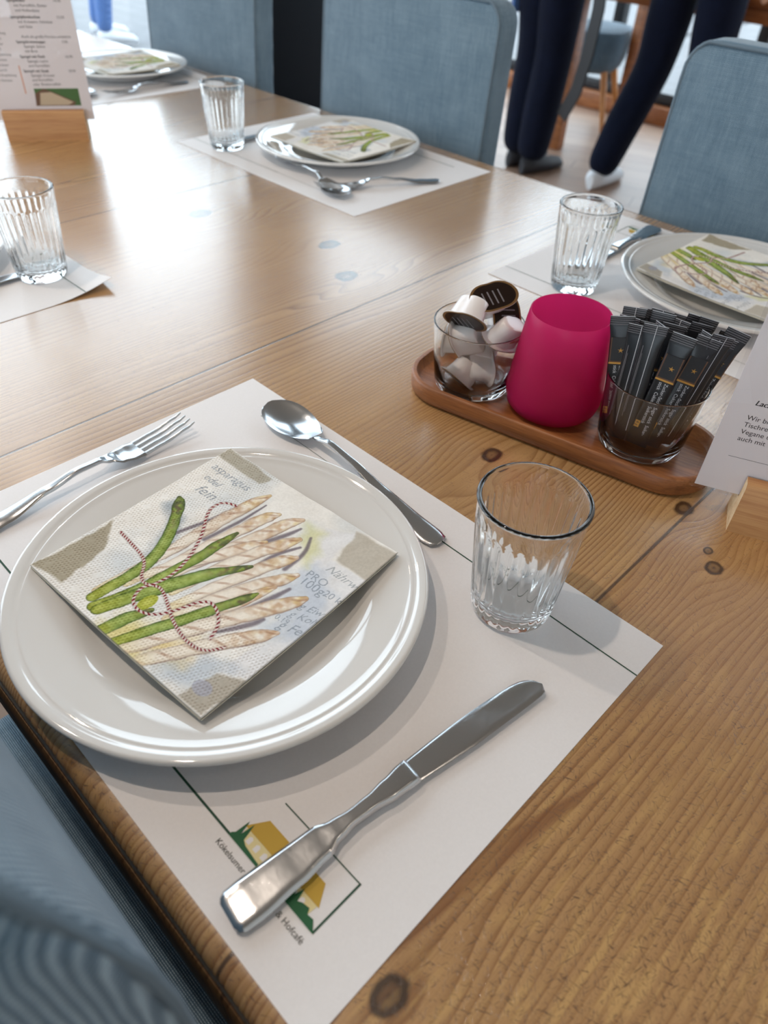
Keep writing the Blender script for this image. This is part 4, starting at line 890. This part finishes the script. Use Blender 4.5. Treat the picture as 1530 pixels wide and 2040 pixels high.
# ------------------------------------------------------------------ people
def skin(name, V_, E_, mat, parent, sub=2):
    me_ = bpy.data.meshes.new(name); me_.from_pydata([v[:3] for v in V_], E_, []); o = bpy.data.objects.new(name, me_); COL.objects.link(o); o.parent = parent
    md = o.modifiers.new('skin', 'SKIN'); md.use_smooth_shade = True
    for i, v in enumerate(V_):
        r = v[3]; me_.skin_vertices[0].data[i].radius = (r, v[4]) if len(v) > 4 else (r, r)
    me_.skin_vertices[0].data[0].use_root = True
    s_ = o.modifiers.new('sub', 'SUBSURF'); s_.levels = sub; s_.render_levels = sub; me_.materials.append(MAT[mat]); return o
def person(label, loc, rz, leg, cloth, pants, shoes, hair='hair_brown', fat=1.0):
    """leg: {side: (hip, knee, ankle)} in local coordinates, the figure faces -y"""
    t = thing('person', label, 'person', loc, rz)
    hx = {s: leg[s] for s in (-1, 1)}
    V_ = [(0, 0, .93, .13, .10), (0, .01, 1.08, .125, .09), (0, .0, 1.30, .15, .10), (0, 0, 1.43, .10, .08), (0, 0, 1.50, .055), (0, -.01, 1.56, .055)]; E_ = [(i, i+1) for i in range(5)]
    for s in (-1, 1):                                      # arms, with palm and fingers
        b = len(V_); V_ += [(s*.17, 0, 1.40, .055), (s*.22, .0, 1.14, .042), (s*.215, -.10, .92, .030), (s*.21, -.13, .86, .034, .018), (s*.208, -.15, .81, .032, .015)]; E_ += [(3, b), (b, b+1), (b+1, b+2), (b+2, b+3), (b+3, b+4)]
        for q in range(4):
            f0 = len(V_); yy = -.172 + q*.016; ln = (.034, .042, .046, .040)[q]
            V_ += [(s*.207, yy+.0, .785, .0085), (s*.204, yy-.004, .785-ln*.55, .0078), (s*.196, yy-.002, .785-ln, .0068)]; E_ += [(b+4, f0), (f0, f0+1), (f0+1, f0+2)]
        f0 = len(V_); V_ += [(s*.205, -.175, .845, .010), (s*.200, -.20, .815, .008)]; E_ += [(b+3, f0), (f0, f0+1)]
    for s in (-1, 1):
        h_, k_, a_ = hx[s]; b = len(V_); V_ += [(*h_, .080), (*k_, .052), (*a_, .034), (a_[0], a_[1]-.03, .05, .035), (a_[0]*1.02, a_[1]-.15, .035, .030)]; E_ += [(0, b), (b, b+1), (b+1, b+2), (b+2, b+3), (b+3, b+4)]
    body = skin('body', V_, E_, 'skin', t)
    hd = MB(); rg = []
    for i in range(15):
        a_ = PI*i/14; z = 1.655 - .115*math.cos(a_); rr = math.sin(a_); jaw = 1.0 if z > 1.62 else 1.0 - (1.62 - z)*2.0
        rg.append([(max(.004, .076*rr*jaw)*math.cos(2*PI*j/24), max(.004, .095*rr)*math.sin(2*PI*j/24)*(1 + (.10 if abs(j-18) < 2 and 1.60 < z < 1.67 else 0)) - .015, z) for j in range(24)])
    hd.loft(rg)
    for s in (-1, 1): hd.box((s*.077, -.01, 1.65), (.012, .03, .055), .006); hd.box((s*.03, -.104, 1.672), (.022, .010, .009), .004)
    hd.box((0, -.112, 1.64), (.022, .026, .045), .010, 0, 4); hd.box((0, -.100, 1.598), (.045, .012, .010), .004)
    hd.build('head', 'skin', t)
    hr = MB(); rg = []
    for i in range(10):
        a_ = PI*.60*i/9; rg.append([((.083*math.sin(a_) + .002)*math.cos(2*PI*j/24), (.104*math.sin(a_) + .002)*math.sin(2*PI*j/24)*(1.0 if j < 13 else .93), 1.66 + .122*math.cos(a_) if j < 13 or i < 6 else 1.70) for j in range(24)])
    hr.loft(rg).build('hair', hair, t)
    P_ = [(0, .0, .96, .155, .125), (0, .01, 1.04, .15, .115)]; Q_ = [(0, 1)]
    for s in (-1, 1):
        h_, k_, a_ = hx[s]; b = len(P_); m1_ = [(h_[i]+k_[i])/2 for i in range(3)]; m2_ = [(k_[i]*.45+a_[i]*.55) for i in range(3)]
        P_ += [(*h_, .100*fat), (*m1_, .088*fat), (*k_, .070*fat**1.5), (*m2_, .066*fat**2), (a_[0], a_[1], a_[2] - .035, .056*fat**2)]; Q_ += [(0, b), (b, b+1), (b+1, b+2), (b+2, b+3), (b+3, b+4)]
    skin('trousers', P_, Q_, pants, t)
    J_ = [(0, .0, .86, .19, .15), (0, .0, .98, .185, .145), (0, .01, 1.14, .165, .13), (0, 0, 1.32, .17, .12), (0, 0, 1.44, .11, .09), (0, 0, 1.49, .07)]; K_ = [(i, i+1) for i in range(5)]
    for s in (-1, 1):
        b = len(J_); J_ += [(s*.175, 0, 1.40, .07), (s*.222, .0, 1.14, .056), (s*.216, -.09, .95, .045)]; K_ += [(3, b), (b, b+1), (b+1, b+2)]
    skin('jacket', J_, K_, cloth, t)
    for s in (-1, 1):
        a_ = hx[s][2]; sh = MB(); rg = []
        for i in range(11):
            u = i/10; yy = .05 - u*.27; w_ = .036 + .012*math.sin(PI*min(1, u*1.15)) - (.02 if i in (0, 10) else 0); hh = (.085 if u < .3 else .085 - (u - .3)*.055) - (.02 if i in (0, 10) else 0)
            rg.append([(w_*math.cos(2*PI*j/16), yy, max(.0, hh*.5 + hh*.5*math.sin(2*PI*j/16)) + (a_[2] - .085)) for j in range(16)])
        sh.loft(rg).build('shoe', shoes, t, (a_[0], a_[1], 0))
    return t
p1 = person('person in dark navy trousers with a hanging black belt, behind the middle chair', (-1.63, 3.12, 0), math.radians(170),
            {-1: ((-.062, 0, .88), (-.062, -.02, .49), (-.058, .02, .085)), 1: ((.062, 0, .88), (.062, -.03, .49), (.060, .0, .085))}, 'navy_cloth', 'dark_denim', 'shoe_dark', fat=1.15)
bl_ = MB(); path = [(-.17, .0, 1.04), (-.255, .0, .88), (-.275, .0, .68), (-.265, .0, .52), (-.24, .0, .38), (-.185, .0, .27)]
rings = []
for i, p in enumerate(path):
    n_ = Vector(path[min(i+1, 5)]) - Vector(path[max(i-1, 0)]); sd = Vector((1, 0, 0)) - n_*(n_.x/n_.length_squared); sd.normalize(); bk_ = n_.cross(sd).normalized()
    rings.append([tuple(Vector(p) + sd*a_*.030 + bk_*b_*.004) for a_, b_ in ((-1, -1), (1, -1), (1, 1), (-1, 1))])
bl_.loft(rings, 0, False).build('hanging_belt', 'leather', p1)
bk2 = MB().box((.135, .06, .80), (.016, .04, .36), .004).build('strap', 'blue_denim', p1)
for z_ in (.80, .66): MB().box((.147, .06, z_), (.012, .045, .03), .003).build('buckle', 'buckle', bk2)
person('person in dark blue jeans striding, left of the right chair', (-1.04, 3.25, 0), math.radians(180),
       {-1: ((-.09, 0, .88), (-.10, -.04, .49), (-.13, .05, .085)), 1: ((.085, 0, .88), (.135, -.05, .48), (.215, .08, .085))}, 'navy_cloth', 'dark_denim', 'shoe_white', fat=1.12)
person('person in light blue jeans standing outside beyond the left window', (-5.42, 3.06, 0), math.radians(150),
       {-1: ((-.09, 0, .88), (-.13, -.06, .49), (-.17, .0, .085)), 1: ((.09, 0, .88), (.13, -.03, .49), (.17, .06, .085))}, 'navy_cloth', 'blue_denim', 'shoe_white')
